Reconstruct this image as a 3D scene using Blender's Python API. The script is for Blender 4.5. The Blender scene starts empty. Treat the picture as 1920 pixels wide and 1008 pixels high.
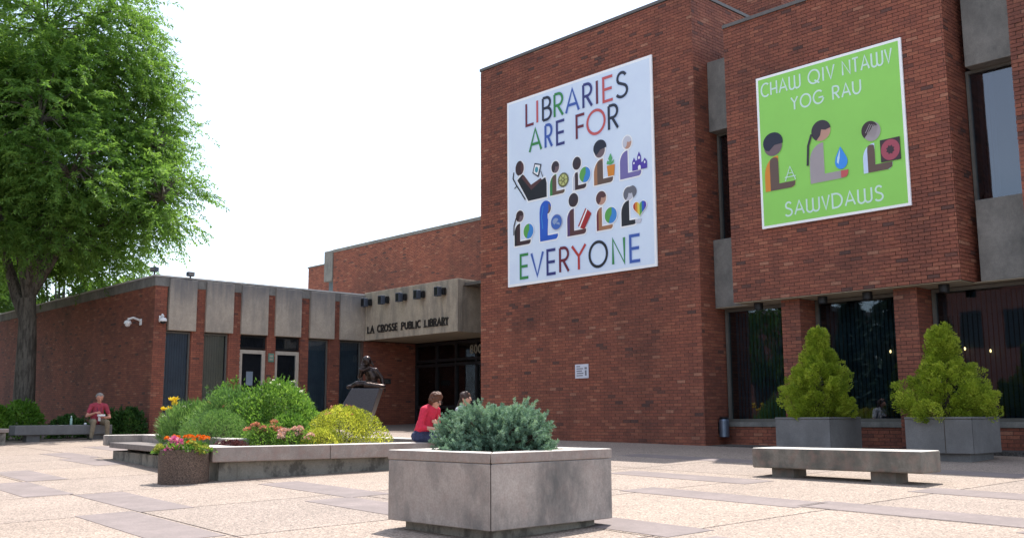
import bpy, math, random
import numpy as np
from mathutils import Vector, Matrix

random.seed(7)
rng = np.random.default_rng(11)
S = bpy.context.scene
COL = S.collection

# ------------------------------------------------------------------ camera
YAW, PITCH, ROLL, FPX = math.radians(43.1708), math.radians(8.4575), math.radians(-0.3175), 1856.6
f_ = Vector((-math.cos(YAW)*math.cos(PITCH), math.sin(YAW)*math.cos(PITCH), math.sin(PITCH)))
r0 = Vector((math.sin(YAW), math.cos(YAW), 0))
u0 = r0.cross(f_)
r_ = math.cos(ROLL)*r0 + math.sin(ROLL)*u0
u_ = -math.sin(ROLL)*r0 + math.cos(ROLL)*u0
cam = bpy.data.cameras.new('camera')
camo = bpy.data.objects.new('camera', cam); COL.objects.link(camo)
m = Matrix((r_, u_, -f_)).transposed().to_4x4()
camo.matrix_world = m
cam.sensor_width = 36.0
cam.lens = FPX/1920*36.0
cam.clip_start = 0.1; cam.clip_end = 3000
S.camera = camo

# ------------------------------------------------------------------ sky, sun, exposure
SUN = Vector((-0.233, 0.43, 1.0)).normalized()          # towards the sun (high, behind the library)
elev = math.asin(SUN.z); az = math.atan2(SUN.x, SUN.y)  # azimuth clockwise from +Y
world = bpy.data.worlds.new('World'); S.world = world; world.use_nodes = True
nt = world.node_tree; nt.nodes.clear()
sky = nt.nodes.new('ShaderNodeTexSky'); sky.sky_type = 'NISHITA'; sky.sun_disc = False
sky.sun_elevation = elev; sky.sun_rotation = az
sky.altitude = 200; sky.air_density = 1.0; sky.dust_density = 1.5; sky.ozone_density = 1.0
bg = nt.nodes.new('ShaderNodeBackground'); bg.inputs[1].default_value = 0.15
# thin bright summer overcast: high cloud over most of the sky, a few blue gaps
geo = nt.nodes.new('ShaderNodeTexCoord')
mp = nt.nodes.new('ShaderNodeMapping'); mp.inputs['Scale'].default_value = (1, 1, 2.2)
nz = nt.nodes.new('ShaderNodeTexNoise'); nz.inputs['Scale'].default_value = 1.6; nz.inputs['Detail'].default_value = 6
cr = nt.nodes.new('ShaderNodeValToRGB')
cr.color_ramp.elements[0].position = 0.30; cr.color_ramp.elements[0].color = (0.05, 0.05, 0.05, 1)
cr.color_ramp.elements[1].position = 0.52; cr.color_ramp.elements[1].color = (0.35, 0.35, 0.35, 1)
mx = nt.nodes.new('ShaderNodeMixRGB'); mx.inputs[2].default_value = (6.6, 6.9, 7.3, 1)
out = nt.nodes.new('ShaderNodeOutputWorld')
L = nt.links.new
L(geo.outputs['Generated'], mp.inputs['Vector']); L(mp.outputs[0], nz.inputs['Vector'])
L(nz.outputs['Fac'], cr.inputs[0]); L(cr.outputs[0], mx.inputs[0]); L(sky.outputs[0], mx.inputs[1])
L(mx.outputs[0], bg.inputs[0]); L(bg.outputs[0], out.inputs[0])

sd = bpy.data.lights.new('sun', 'SUN'); sd.energy = 4.0; sd.angle = math.radians(0.6); sd.color = (1.0, 0.95, 0.88)
so = bpy.data.objects.new('sun', sd); COL.objects.link(so)
so.rotation_euler = SUN.to_track_quat('Z', 'Y').to_euler(); so.location = SUN*60

S.view_settings.view_transform = 'Standard'; S.view_settings.look = 'None'
S.view_settings.exposure = 0.90; S.view_settings.gamma = 1.0
try: S.view_settings.use_curve_mapping = False
except Exception: pass
S.cycles.max_bounces = 6; S.cycles.diffuse_bounces = 3; S.cycles.glossy_bounces = 3
S.cycles.transmission_bounces = 4; S.cycles.transparent_max_bounces = 12
S.cycles.use_denoising = True

# ================================================================== helpers
def link(o, parent=None):
    COL.objects.link(o)
    if parent is not None: o.parent = parent
    return o

def tag(o, label=None, cat=None, group=None, kind=None):
    if label: o['label'] = label
    if cat: o['category'] = cat
    if group: o['group'] = group
    if kind: o['kind'] = kind
    return o

def thing(name, label, cat, loc=(0, 0, 0), rz=0.0, group=None):
    o = bpy.data.objects.new(name, None); COL.objects.link(o)
    o.location = loc; o.rotation_euler = (0, 0, rz); o.empty_display_size = 0.2
    return tag(o, label, cat, group)

def mesh_from(name, V, F, mats, mi=None, smooth=False):
    me = bpy.data.meshes.new(name)
    me.from_pydata([tuple(v) for v in V], [], F)
    for mm in (mats if isinstance(mats, (list, tuple)) else [mats]): me.materials.append(mm)
    if mi is not None: me.polygons.foreach_set('material_index', mi)
    if smooth: me.polygons.foreach_set('use_smooth', [True]*len(me.polygons))
    me.update()
    return me

class MB:
    """collects shapes, builds one mesh object"""
    def __init__(s): s.V = []; s.F = []; s.I = []; s.mi = 0
    def _add(s, V, F):
        b = len(s.V); s.V += [tuple(v) for v in V]
        s.F += [tuple(b+i for i in f) for f in F]; s.I += [s.mi]*len(F)
        return s
    def box(s, x0, x1, y0, y1, z0, z1):
        return s._add([(x0,y0,z0),(x1,y0,z0),(x1,y1,z0),(x0,y1,z0),(x0,y0,z1),(x1,y0,z1),(x1,y1,z1),(x0,y1,z1)],
                      [(0,3,2,1),(4,5,6,7),(0,1,5,4),(1,2,6,5),(2,3,7,6),(3,0,4,7)])
    def prism(s, poly, z0, z1):
        n = len(poly)
        V = [(p[0],p[1],z0) for p in poly]+[(p[0],p[1],z1) for p in poly]
        F = [tuple(range(n-1,-1,-1)), tuple(range(n,2*n))]+[(i,(i+1)%n,n+(i+1)%n,n+i) for i in range(n)]
        return s._add(V, F)
    def extrude(s, poly3, d):
        n = len(poly3); d = Vector(d)
        V = [Vector(p) for p in poly3]+[Vector(p)+d for p in poly3]
        F = [tuple(range(n-1,-1,-1)), tuple(range(n,2*n))]+[(i,(i+1)%n,n+(i+1)%n,n+i) for i in range(n)]
        return s._add(V, F)
    def tube(s, pts, rad, n=8, caps=True):
        pts = [Vector(p) for p in pts]; V = []; F = []
        ref = Vector((0,0,1))
        for i, p in enumerate(pts):
            t = (pts[min(i+1,len(pts)-1)]-pts[max(i-1,0)]).normalized()
            if abs(t.dot(ref)) > 0.95: rf = Vector((1,0,0))
            else: rf = ref
            a = t.cross(rf).normalized(); b = t.cross(a)
            R = rad[i] if isinstance(rad,(list,tuple)) else rad
            for k in range(n):
                th = 2*math.pi*k/n; V.append(p+R*(math.cos(th)*a+math.sin(th)*b))
        for i in range(len(pts)-1):
            for k in range(n):
                F.append((i*n+k,i*n+(k+1)%n,(i+1)*n+(k+1)%n,(i+1)*n+k))
        if caps:
            F.append(tuple(range(n-1,-1,-1))); F.append(tuple((len(pts)-1)*n+k for k in range(n)))
        return s._add(V, F)
    def lathe(s, prof, n=24, c=(0,0,0)):
        V = []; F = []
        for r, z in prof:
            for k in range(n):
                a = 2*math.pi*k/n; V.append((c[0]+r*math.cos(a), c[1]+r*math.sin(a), c[2]+z))
        for i in range(len(prof)-1):
            for k in range(n): F.append((i*n+k,i*n+(k+1)%n,(i+1)*n+(k+1)%n,(i+1)*n+k))
        F.append(tuple(range(n-1,-1,-1))); F.append(tuple((len(prof)-1)*n+k for k in range(n)))
        return s._add(V, F)
    def ball(s, c, r, n=10, m_=6):
        rx, ry, rz = r if isinstance(r,(tuple,list)) else (r,r,r)
        V = [(c[0],c[1],c[2]+rz)]; F = []
        for i in range(1,m_):
            a = math.pi*i/m_
            for k in range(n):
                b = 2*math.pi*k/n
                V.append((c[0]+rx*math.sin(a)*math.cos(b), c[1]+ry*math.sin(a)*math.sin(b), c[2]+rz*math.cos(a)))
        V.append((c[0],c[1],c[2]-rz)); e = len(V)-1
        for k in range(n): F.append((0,1+k,1+(k+1)%n)); F.append((e,e-n+(k+1)%n,e-n+k))
        for i in range(m_-2):
            for k in range(n): F.append((1+i*n+k,1+(i+1)*n+k,1+(i+1)*n+(k+1)%n,1+i*n+(k+1)%n))
        return s._add(V, F)
    def build(s, name, mats, parent=None, bevel=0.0, smooth=False, seg=2):
        me = mesh_from(name, s.V, s.F, mats, s.I, smooth)
        o = bpy.data.objects.new(name, me); link(o, parent)
        if bevel:
            b = o.modifiers.new('bevel','BEVEL'); b.width = bevel; b.segments = seg; b.limit_method = 'ANGLE'
        return o

def fast_mesh(name, V, quads, mats, attrs=None):
    """V (n,3) array, quads (m,4) array; attrs: dict name -> per face floats"""
    me = bpy.data.meshes.new(name)
    V = np.asarray(V, np.float32); Q = np.asarray(quads, np.int32)
    me.vertices.add(len(V)); me.vertices.foreach_set('co', V.ravel())
    me.loops.add(Q.size); me.loops.foreach_set('vertex_index', Q.ravel())
    me.polygons.add(len(Q)); me.polygons.foreach_set('loop_start', np.arange(0, Q.size, 4, dtype=np.int32))
    for mm in (mats if isinstance(mats,(list,tuple)) else [mats]): me.materials.append(mm)
    me.update(calc_edges=True)
    me.shade_flat()
    for k, a in (attrs or {}).items():
        at = me.attributes.new(k, 'FLOAT', 'FACE'); at.data.foreach_set('value', np.asarray(a, np.float32))
    return me

# ------------------------------------------------------------------ materials
def lin(c): return tuple((x/255/12.92 if x/255 <= 0.04045 else ((x/255+0.055)/1.055)**2.4) for x in c)+(1,)

def newmat(name):
    mt = bpy.data.materials.new(name); mt.use_nodes = True
    n = mt.node_tree; b = n.nodes.get('Principled BSDF')
    return mt, n, b

def coords(n, kind='Object', scale=(1,1,1)):
    tc = n.nodes.new('ShaderNodeTexCoord'); mp = n.nodes.new('ShaderNodeMapping')
    mp.inputs['Scale'].default_value = scale; n.links.new(tc.outputs[kind], mp.inputs['Vector'])
    return mp.outputs[0]

def world_pos(n, scale=(1,1,1)):
    g = n.nodes.new('ShaderNodeNewGeometry'); mp = n.nodes.new('ShaderNodeMapping')
    mp.inputs['Scale'].default_value = scale; n.links.new(g.outputs['Position'], mp.inputs['Vector'])
    return mp.outputs[0]

def noise(n, vec, scale, detail=4, rough=0.55):
    t = n.nodes.new('ShaderNodeTexNoise'); t.inputs['Scale'].default_value = scale
    t.inputs['Detail'].default_value = detail; t.inputs['Roughness'].default_value = rough
    n.links.new(vec, t.inputs['Vector']); return t.outputs['Fac']

def ramp(n, fac, stops):
    r = n.nodes.new('ShaderNodeValToRGB'); e = r.color_ramp.elements
    while len(e) < len(stops): e.new(0.5)
    for i, (p, c) in enumerate(stops): e[i].position = p; e[i].color = c
    n.links.new(fac, r.inputs[0]); return r.outputs[0]

def mix(n, fac, a, b, mode='MIX'):
    x = n.nodes.new('ShaderNodeMixRGB'); x.blend_type = mode
    for i, v in ((0, fac), (1, a), (2, b)):
        if hasattr(v, 'is_linked') or hasattr(v, 'node'): n.links.new(v, x.inputs[i])
        else: x.inputs[i].default_value = v
    return x.outputs[0]

def bump(n, b, h, strength=0.3, dist=0.01):
    x = n.nodes.new('ShaderNodeBump'); x.inputs['Strength'].default_value = strength
    x.inputs['Distance'].default_value = dist; n.links.new(h, x.inputs['Height'])
    n.links.new(x.outputs[0], b.inputs['Normal'])

def g(v): return (v, v, v, 1)

def plain(name, col, rough=0.6, metal=0.0, var=0.12, vscale=8.0, emis=None):
    mt, n, b = newmat(name)
    v = world_pos(n); f = noise(n, v, vscale, 4)
    c2 = tuple(min(1, x*(1+var)) for x in col[:3])+(1,); c1 = tuple(x*(1-var) for x in col[:3])+(1,)
    n.links.new(ramp(n, f, [(0.3, c1), (0.7, c2)]), b.inputs['Base Color'])
    b.inputs['Roughness'].default_value = rough; b.inputs['Metallic'].default_value = metal
    if emis: b.inputs['Emission Color'].default_value = emis[0]; b.inputs['Emission Strength'].default_value = emis[1]
    return mt

def concrete(name, col, stain=(0.10, 0.10, 0.10, 1), amt=0.6, streak=1.0, rough=0.85, lo=0.45, hi=0.72, red=0.0, blotch_amt=0.0, stretch=0.35, top=None, runoff=None):
    mt, n, b = newmat(name)
    p = world_pos(n); ps = world_pos(n, (1.0, 1.0, stretch))
    f1 = noise(n, p, 2.3, 6, 0.6); f2 = noise(n, ps, 2.6*streak, 7, 0.68); f3 = noise(n, p, 60, 3); f5 = noise(n, p, 14, 5, 0.7)
    base = ramp(n, f3, [(0.3, tuple(x*0.86 for x in col[:3])+(1,)), (0.7, tuple(x*1.12 for x in col[:3])+(1,))])
    c = mix(n, 1.0, base, ramp(n, f1, [(0.3, g(0.82)), (0.7, g(1.10))]), 'MULTIPLY')
    c = mix(n, 1.0, c, ramp(n, f5, [(0.3, g(0.88)), (0.7, g(1.08))]), 'MULTIPLY')
    c = mix(n, ramp(n, f2, [(lo, g(0)), (hi, g(amt))]), c, stain)
    if blotch_amt:
        f6 = noise(n, world_pos(n, (1, 1, 0.55)), 1.5, 8, 0.66); c = mix(n, ramp(n, f6, [(0.47, g(0)), (0.66, g(blotch_amt))]), c, stain)
    if red:
        f4 = noise(n, p, 9, 4); c = mix(n, ramp(n, f4, [(0.45, g(0)), (0.72, g(red))]), c, (0.30, 0.17, 0.135, 1))
    if runoff:      # soot and algae washed down from the panel tops
        ge = n.nodes.new('ShaderNodeNewGeometry'); sx = n.nodes.new('ShaderNodeSeparateXYZ'); n.links.new(ge.outputs['Position'], sx.inputs[0])
        fr_ = noise(n, world_pos(n, (3.2, 3.2, 0.25)), 2.2, 5, 0.6)
        ma = n.nodes.new('ShaderNodeMath'); ma.operation = 'MULTIPLY_ADD'; ma.inputs[1].default_value = 1.5; n.links.new(fr_, ma.inputs[0]); n.links.new(sx.outputs[2], ma.inputs[2])
        mr = n.nodes.new('ShaderNodeMapRange'); mr.inputs[1].default_value = runoff[0]+0.75; mr.inputs[2].default_value = runoff[1]+0.75; mr.inputs[4].default_value = runoff[2]
        n.links.new(ma.outputs[0], mr.inputs[0]); c = mix(n, mr.outputs[0], c, runoff[3])
    if top:         # sunlit look painted in: upward faces get a paler colour
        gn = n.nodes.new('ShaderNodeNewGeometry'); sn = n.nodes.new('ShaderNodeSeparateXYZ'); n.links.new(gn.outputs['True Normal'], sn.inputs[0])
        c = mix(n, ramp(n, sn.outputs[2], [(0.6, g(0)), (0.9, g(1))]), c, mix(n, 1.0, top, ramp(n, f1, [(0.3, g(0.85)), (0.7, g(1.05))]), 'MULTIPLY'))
    n.links.new(c, b.inputs['Base Color']); b.inputs['Roughness'].default_value = rough
    bump(n, b, f5, 0.2, 0.012)
    return mt

def brickmat(name, mode):
    mt, n, b = newmat(name)
    if mode == 'attr':
        a = n.nodes.new('ShaderNodeAttribute'); a.attribute_name = 'tone'; tone = a.outputs['Fac']
    else:
        a = n.nodes.new('ShaderNodeObjectInfo'); tone = a.outputs['Random']
    c = ramp(n, tone, [(0.0, (0.095, 0.046, 0.038, 1)), (0.015, (0.120, 0.050, 0.038, 1)), (0.045, (0.205, 0.066, 0.042, 1)),
                       (0.45, (0.250, 0.078, 0.047, 1)), (0.80, (0.278, 0.089, 0.052, 1)), (0.96, (0.310, 0.108, 0.062, 1)), (1.0, (0.36, 0.16, 0.10, 1))])
    p = world_pos(n); f = noise(n, p, 34, 4); f0 = noise(n, p, 0.55, 7, 0.65)
    c = mix(n, 1.0, c, ramp(n, f, [(0.25, g(0.72)), (0.75, g(1.25))]), 'MULTIPLY')
    c = mix(n, 1.0, c, ramp(n, f0, [(0.32, (0.66, 0.70, 0.74, 1)), (0.48, (0.98, 0.98, 0.98, 1)), (0.70, (1.12, 1.07, 1.02, 1))]), 'MULTIPLY')
    f7 = noise(n, world_pos(n, (1.6, 1.6, 0.12)), 1.3, 6, 0.6); c = mix(n, 1.0, c, ramp(n, f7, [(0.30, (0.80, 0.82, 0.84, 1)), (0.55, g(1.02))]), 'MULTIPLY')
    n.links.new(c, b.inputs['Base Color']); b.inputs['Roughness'].default_value = 0.8
    bump(n, b, f, 0.35, 0.004)
    return mt

def leafmat(name, c0, c1, c2, trans=0.4, rough=0.55):
    mt = bpy.data.materials.new(name); mt.use_nodes = True; n = mt.node_tree; n.nodes.clear()
    a = n.nodes.new('ShaderNodeAttribute'); a.attribute_name = 'tone'
    c = ramp(n, a.outputs['Fac'], [(0, c0), (0.5, c1), (1, c2)])
    d = n.nodes.new('ShaderNodeBsdfPrincipled'); d.inputs['Roughness'].default_value = rough
    d.inputs['Specular IOR Level'].default_value = 0.25
    t = n.nodes.new('ShaderNodeBsdfTranslucent'); m_ = n.nodes.new('ShaderNodeMixShader'); m_.inputs[0].default_value = trans
    o = n.nodes.new('ShaderNodeOutputMaterial')
    n.links.new(c, d.inputs['Base Color'])
    tc = mix(n, 1.0, c, (1.25, 1.2, 0.7, 1), 'MULTIPLY'); n.links.new(tc, t.inputs[0])
    n.links.new(d.outputs[0], m_.inputs[1]); n.links.new(t.outputs[0], m_.inputs[2]); n.links.new(m_.outputs[0], o.inputs[0])
    return mt

def glassmat(name, tint, refl=0.12, rough=0.015):
    mt = bpy.data.materials.new(name); mt.use_nodes = True; n = mt.node_tree; n.nodes.clear()
    gl = n.nodes.new('ShaderNodeBsdfGlossy'); gl.inputs['Roughness'].default_value = rough; gl.inputs[0].default_value = (0.9, 0.93, 1, 1)
    tr = n.nodes.new('ShaderNodeBsdfTransparent'); tr.inputs[0].default_value = tint
    fr = n.nodes.new('ShaderNodeFresnel'); fr.inputs[0].default_value = 1.5
    ad = n.nodes.new('ShaderNodeMath'); ad.operation = 'ADD'; ad.inputs[1].default_value = refl; ad.use_clamp = True
    m_ = n.nodes.new('ShaderNodeMixShader'); o = n.nodes.new('ShaderNodeOutputMaterial')
    p = world_pos(n); nzf = noise(n, p, 1.2, 2)
    bp = n.nodes.new('ShaderNodeBump'); bp.inputs['Strength'].default_value = 0.04; bp.inputs['Distance'].default_value = 0.02
    n.links.new(nzf, bp.inputs['Height']); n.links.new(bp.outputs[0], gl.inputs['Normal'])
    n.links.new(fr.outputs[0], ad.inputs[0]); n.links.new(ad.outputs[0], m_.inputs[0])
    n.links.new(tr.outputs[0], m_.inputs[1]); n.links.new(gl.outputs[0], m_.inputs[2]); n.links.new(m_.outputs[0], o.inputs[0])
    return mt

M = {}
M['brick'] = brickmat('brick', 'attr'); M['brick1'] = brickmat('brick_single', 'obj')
M['mortar'] = plain('mortar', (0.095, 0.060, 0.050, 1), 0.95, var=0.25, vscale=6)
M['panel'] = concrete('panel_concrete', (0.44, 0.375, 0.30, 1), (0.20, 0.185, 0.165, 1), 0.65, 0.9, lo=0.45, hi=0.70, blotch_amt=0.3, stretch=0.25, runoff=(3.45, 4.35, 0.85, (0.145, 0.145, 0.15, 1)))
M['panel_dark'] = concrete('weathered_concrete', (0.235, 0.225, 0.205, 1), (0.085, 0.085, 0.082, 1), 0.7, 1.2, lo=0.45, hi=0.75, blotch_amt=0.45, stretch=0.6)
M['canopy'] = concrete('canopy_concrete', (0.43, 0.36, 0.275, 1), (0.18, 0.16, 0.14, 1), 0.75, 1.3, lo=0.46, hi=0.66, stretch=0.22)
M['soffit'] = plain('soffit_plaster', (0.42, 0.35, 0.25, 1), 0.8, var=0.06, vscale=3)
M['coping'] = plain('coping_metal', (0.13, 0.115, 0.105, 1), 0.5, 0.2)
M['coping_light'] = plain('coping_light', (0.55, 0.53, 0.5, 1), 0.6)
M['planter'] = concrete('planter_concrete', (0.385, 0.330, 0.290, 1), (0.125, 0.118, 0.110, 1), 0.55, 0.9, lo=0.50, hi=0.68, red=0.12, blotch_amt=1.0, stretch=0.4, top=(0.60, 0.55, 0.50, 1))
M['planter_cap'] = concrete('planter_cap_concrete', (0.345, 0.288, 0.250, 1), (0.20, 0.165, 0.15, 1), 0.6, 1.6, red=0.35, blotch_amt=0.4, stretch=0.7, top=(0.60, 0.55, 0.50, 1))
M['planter_grey'] = concrete('planter_grey_concrete', (0.185, 0.180, 0.178, 1), (0.11, 0.108, 0.105, 1), 0.5, 1.0, blotch_amt=0.4)
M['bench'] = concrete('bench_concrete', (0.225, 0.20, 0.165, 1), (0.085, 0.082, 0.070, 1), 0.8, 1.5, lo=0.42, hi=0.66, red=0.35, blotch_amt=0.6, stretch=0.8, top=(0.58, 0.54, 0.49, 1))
M['plinth'] = concrete('plinth_concrete', (0.29, 0.265, 0.22, 1), (0.10, 0.09, 0.075, 1), 0.9, 1.5, lo=0.50, hi=0.60, blotch_amt=0.4, stretch=0.7)
M['seat_slab'] = plain('seat_slab', (0.17, 0.145, 0.135, 1), 0.75, var=0.2)
M['soil'] = plain('soil', (0.055, 0.038, 0.026, 1), 0.95, var=0.4, vscale=30)
M['frame'] = plain('bronze_frame', (0.14, 0.135, 0.12, 1), 0.5, 0.3)
M['frame_light'] = plain('beige_frame', (0.42, 0.38, 0.32, 1), 0.55)
M['frame_dark'] = plain('dark_frame', (0.02, 0.02, 0.022, 1), 0.4, 0.2)
M['blind_blue'] = plain('blue_blind', (0.105, 0.140, 0.155, 1), 0.7, var=0.15, vscale=3)
M['blind_olive'] = plain('olive_blind', (0.33, 0.275, 0.175, 1), 0.7, var=0.08, vscale=3)
M['blind_dark'] = plain('dark_blind', (0.11, 0.15, 0.175, 1), 0.7, var=0.2, vscale=2)
M['interior'] = plain('dark_interior', (0.03, 0.03, 0.032, 1), 0.9)
M['glass'] = glassmat('window_glass', (0.5, 0.58, 0.62, 1), 0.03)
M['glass_up'] = glassmat('upper_glass', (0.4, 0.45, 0.5, 1), 0.08)
M['glass_low'] = glassmat('tinted_glass', (0.85, 0.9, 0.95, 1), 0.015)
M['glass_door'] = glassmat('door_glass', (0.5, 0.52, 0.52, 1), 0.02)
M['dark_metal'] = plain('dark_metal', (0.02, 0.02, 0.022, 1), 0.45, 0.5)
M['lamp_grey'] = plain('lamp_grey', (0.075, 0.09, 0.12, 1), 0.5, 0.3)
M['white_paint'] = plain('white_paint', (0.78, 0.78, 0.78, 1), 0.5, var=0.03)
M['letter_metal'] = plain('letter_metal', (0.028, 0.024, 0.022, 1), 0.5, 0.3)
M['gold'] = plain('gilt_number', (0.32, 0.30, 0.24, 1), 0.5)
M['bronze'] = plain('dark_bronze', (0.05, 0.036, 0.032, 1), 0.27, 0.85, var=0.3, vscale=14)
M['granite'] = plain('grey_granite', (0.052, 0.047, 0.055, 1), 0.45, var=0.25, vscale=40)
M['steel_blue'] = plain('blue_grey_steel', (0.16, 0.20, 0.27, 1), 0.35, 0.7)
M['bulb'] = plain('lit_bulb', (1, 0.8, 0.5, 1), 0.5, emis=((1, 0.62, 0.25, 1), 5))

# plaza: washed pebble concrete
def pebble(name, base, var, sc=70):
    mt, n, b = newmat(name)
    p = world_pos(n)
    v = n.nodes.new('ShaderNodeTexVoronoi'); v.inputs['Scale'].default_value = sc; n.links.new(p, v.inputs['Vector'])
    sep = n.nodes.new('ShaderNodeSeparateColor'); n.links.new(v.outputs['Color'], sep.inputs[0])
    c = ramp(n, sep.outputs[0], [(0.0, tuple(x*(1-var) for x in base)+(1,)), (0.35, tuple(x*0.92 for x in base)+(1,)), (0.7, tuple(x*1.08 for x in base)+(1,)), (1.0, tuple(min(.8, x*(1+var)) for x in base)+(1,))])
    f = noise(n, p, 0.8, 6, 0.62); c = mix(n, 1.0, c, ramp(n, f, [(0.3, g(0.86)), (0.7, g(1.07))]), 'MULTIPLY')
    oi = n.nodes.new('ShaderNodeObjectInfo'); c = mix(n, 1.0, c, ramp(n, oi.outputs['Random'], [(0, (0.92, 0.92, 0.93, 1)), (1, (1.05, 1.03, 1.0, 1))]), 'MULTIPLY')
    fs = noise(n, p, 2.7, 8, 0.7); c = mix(n, ramp(n, fs, [(0.60, g(0)), (0.70, g(0.35))]), c, tuple(x*0.5 for x in base)+(1,))
    vg = n.nodes.new('ShaderNodeTexVoronoi'); vg.inputs['Scale'].default_value = 2.3; n.links.new(p, vg.inputs['Vector'])
    c = mix(n, ramp(n, vg.outputs['Distance'], [(0.035, g(0.5)), (0.05, g(0))]), c, tuple(x*0.35 for x in base)+(1,))
    n.links.new(c, b.inputs['Base Color']); b.inputs['Roughness'].default_value = 0.8
    bump(n, b, v.outputs['Distance'], 0.5, 0.01)
    return mt
M['pebble'] = pebble('pebble_paving', (0.312, 0.247, 0.202), 0.55)
M['joint'] = plain('paving_joint', (0.15, 0.115, 0.095, 1), 0.95, var=0.2)
M['slab'] = concrete('mauve_slab', (0.235, 0.190, 0.178, 1), (0.165, 0.135, 0.127, 1), 0.6, 0.8, blotch_amt=0.4, stretch=1.0)
M['agg_brown'] = pebble('brown_aggregate', (0.125, 0.085, 0.063), 0.7, 110)
M['gravel'] = pebble('dark_gravel', (0.07, 0.062, 0.058), 0.7)

# ================================================================== ground
GA, GC, GH = 0.0118, 0.0257, -1.178
def gz(x, y): return GH + GC*y - GA*x

def build_ground():
    xs = [-400, -90, -50, -30, -10, 10, 40, 300]; ys = [-300, -60, -20, 0, 20, 40, 60, 400]
    V = []; F = []
    for y in ys:
        for x in xs:
            V.append((x, y, gz(max(-50, min(40, x)), max(-60, min(40, y)))))
    w = len(xs)
    for j in range(len(ys)-1):
        for i in range(w-1): F.append((j*w+i, j*w+i+1, (j+1)*w+i+1, (j+1)*w+i))
    o = bpy.data.objects.new('plaza', mesh_from('plaza', V, F, M['joint'])); link(o)
    tag(o, kind='structure')
    return o
plaza = build_ground()

PR = math.radians(-4.5); pc, ps_ = math.cos(PR), math.sin(PR)
def pave(u, v):   # paving frame -> world
    x, y = u*pc - v*ps_, u*ps_ + v*pc
    return x, y
def unpave(x, y): return x*pc + y*ps_, -x*ps_ + y*pc

def paving_piece(name, u0, u1, v0, v1, lift, mat):
    V = []
    for (u, v) in ((u0,v0),(u1,v0),(u1,v1),(u0,v1)):
        x, y = pave(u, v); V.append((x, y, gz(x, y)+lift))
    b = 0.006
    W = []
    for (u, v) in ((u0-b,v0-b),(u1+b,v0-b),(u1+b,v1+b),(u0-b,v1+b)):
        x, y = pave(u, v); W.append((x, y, gz(x, y)-0.02))
    F = [(0,1,2,3),(4,5,1,0),(5,6,2,1),(6,7,3,2),(7,4,0,3)]
    o = bpy.data.objects.new(name, mesh_from(name, V+W, F, mat)); link(o, plaza)
    return o
uA, vA = unpave(-12.6, 4.5)
PITCHU = 2.42
for i in range(-7, 7):
    for j in range(-3, 6):
        u0 = uA+i*PITCHU; v0 = vA+j*2.42
        cx, cy = pave(u0+1.2, v0+1.2)
        if -32 < cx < 3 and -3 < cy < 17.5:
            paving_piece('paving_panel', u0+0.012, u0+PITCHU-0.012, v0+0.012, v0+2.42-0.012, 0.006, M['pebble'])
# mauve slabs (world centres measured on the plaza)
slabs = [(-16.25,5.12),(-13.9,4.36),(-11.3,4.67),(-9.1,3.9),(-18.65,6.98),(-10.75,6.82),(-8.45,6.12),(-6.45,9.05),(-4.15,9.0),
         (-8.15,10.75),(-3.9,10.9),(-6.2,6.75),(-21.0,7.4),(-20.2,9.3),(-23.0,9.0),(-3.6,6.3),(-1.9,8.5),(-10.4,13.6),(-8.0,13.4),(-5.2,13.3),(-22.5,5.4),(-6.6,3.3)]
for cx, cy in slabs:
    u, v = unpave(cx, cy)
    paving_piece('paving_slab', u-1.2, u+1.2, v-0.28, v+0.28, 0.010, M['slab'])

# ================================================================== brickwork
BRICKS = []      # (wallpart, centre, u, n, len, h, tone, full)
CAMP = Vector((0,0,0))
BP, CH, MJ = 0.2134, 0.0677, 0.010
library = thing('library_building', 'red brick two storey library with concrete panels and entrance canopy', 'building', (-20, 16.7, -0.6))
LIBM = Matrix.Translation((20, -16.7, 0.6))
def lib(o):
    o.parent = library; o.matrix_parent_inverse = LIBM; return o
def sub(o, par):      # sub-part of a library part that sits at the world origin
    o.parent = par; return o

def brick_face(part, x, y, u, n, length, z0, z1, holes=(), phase=0.0):
    u = Vector(u); n = Vector(n); P = Vector((x, y, 0))
    k0 = int(math.floor((z0+1.5)/CH))
    k1 = int(math.ceil((z1+1.5)/CH))
    for k in range(k0, k1+1):
        a = k*CH-1.5; zb, zt = max(a, z0), min(a+CH-MJ, z1)
        if zt-zb < 0.012: continue
        off = (BP/2 if k % 2 else 0.0)+phase
        i = int(math.floor((-off)/BP))-1
        while True:
            s = off+i*BP; i += 1
            if s > length: break
            a0, a1 = max(s, 0), min(s+BP-MJ, length)
            if a1-a0 < 0.015: continue
            zc = (zb+zt)/2; segs = [(a0, a1)]
            for (h0, h1, hz0, hz1) in holes:
                if hz0-0.02 < zc < hz1+0.02:
                    ns = []
                    for (p0, p1) in segs:
                        if p1 <= h0 or p0 >= h1: ns.append((p0, p1)); continue
                        if h0-p0 > 0.015: ns.append((p0, h0))
                        if p1-h1 > 0.015: ns.append((h1, p1))
                    segs = ns
            for (p0, p1) in segs:
                c = P+u*((p0+p1)/2)+Vector((0,0,zc))
                BRICKS.append((part, c, u, n, p1-p0, zt-zb))

def wall_core(x0, x1, y0, y1, z0, z1, mat='mortar', name='wall'):
    return lib(MB().box(x0,x1,y0,y1,z0,z1).build(name, M[mat]))

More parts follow.
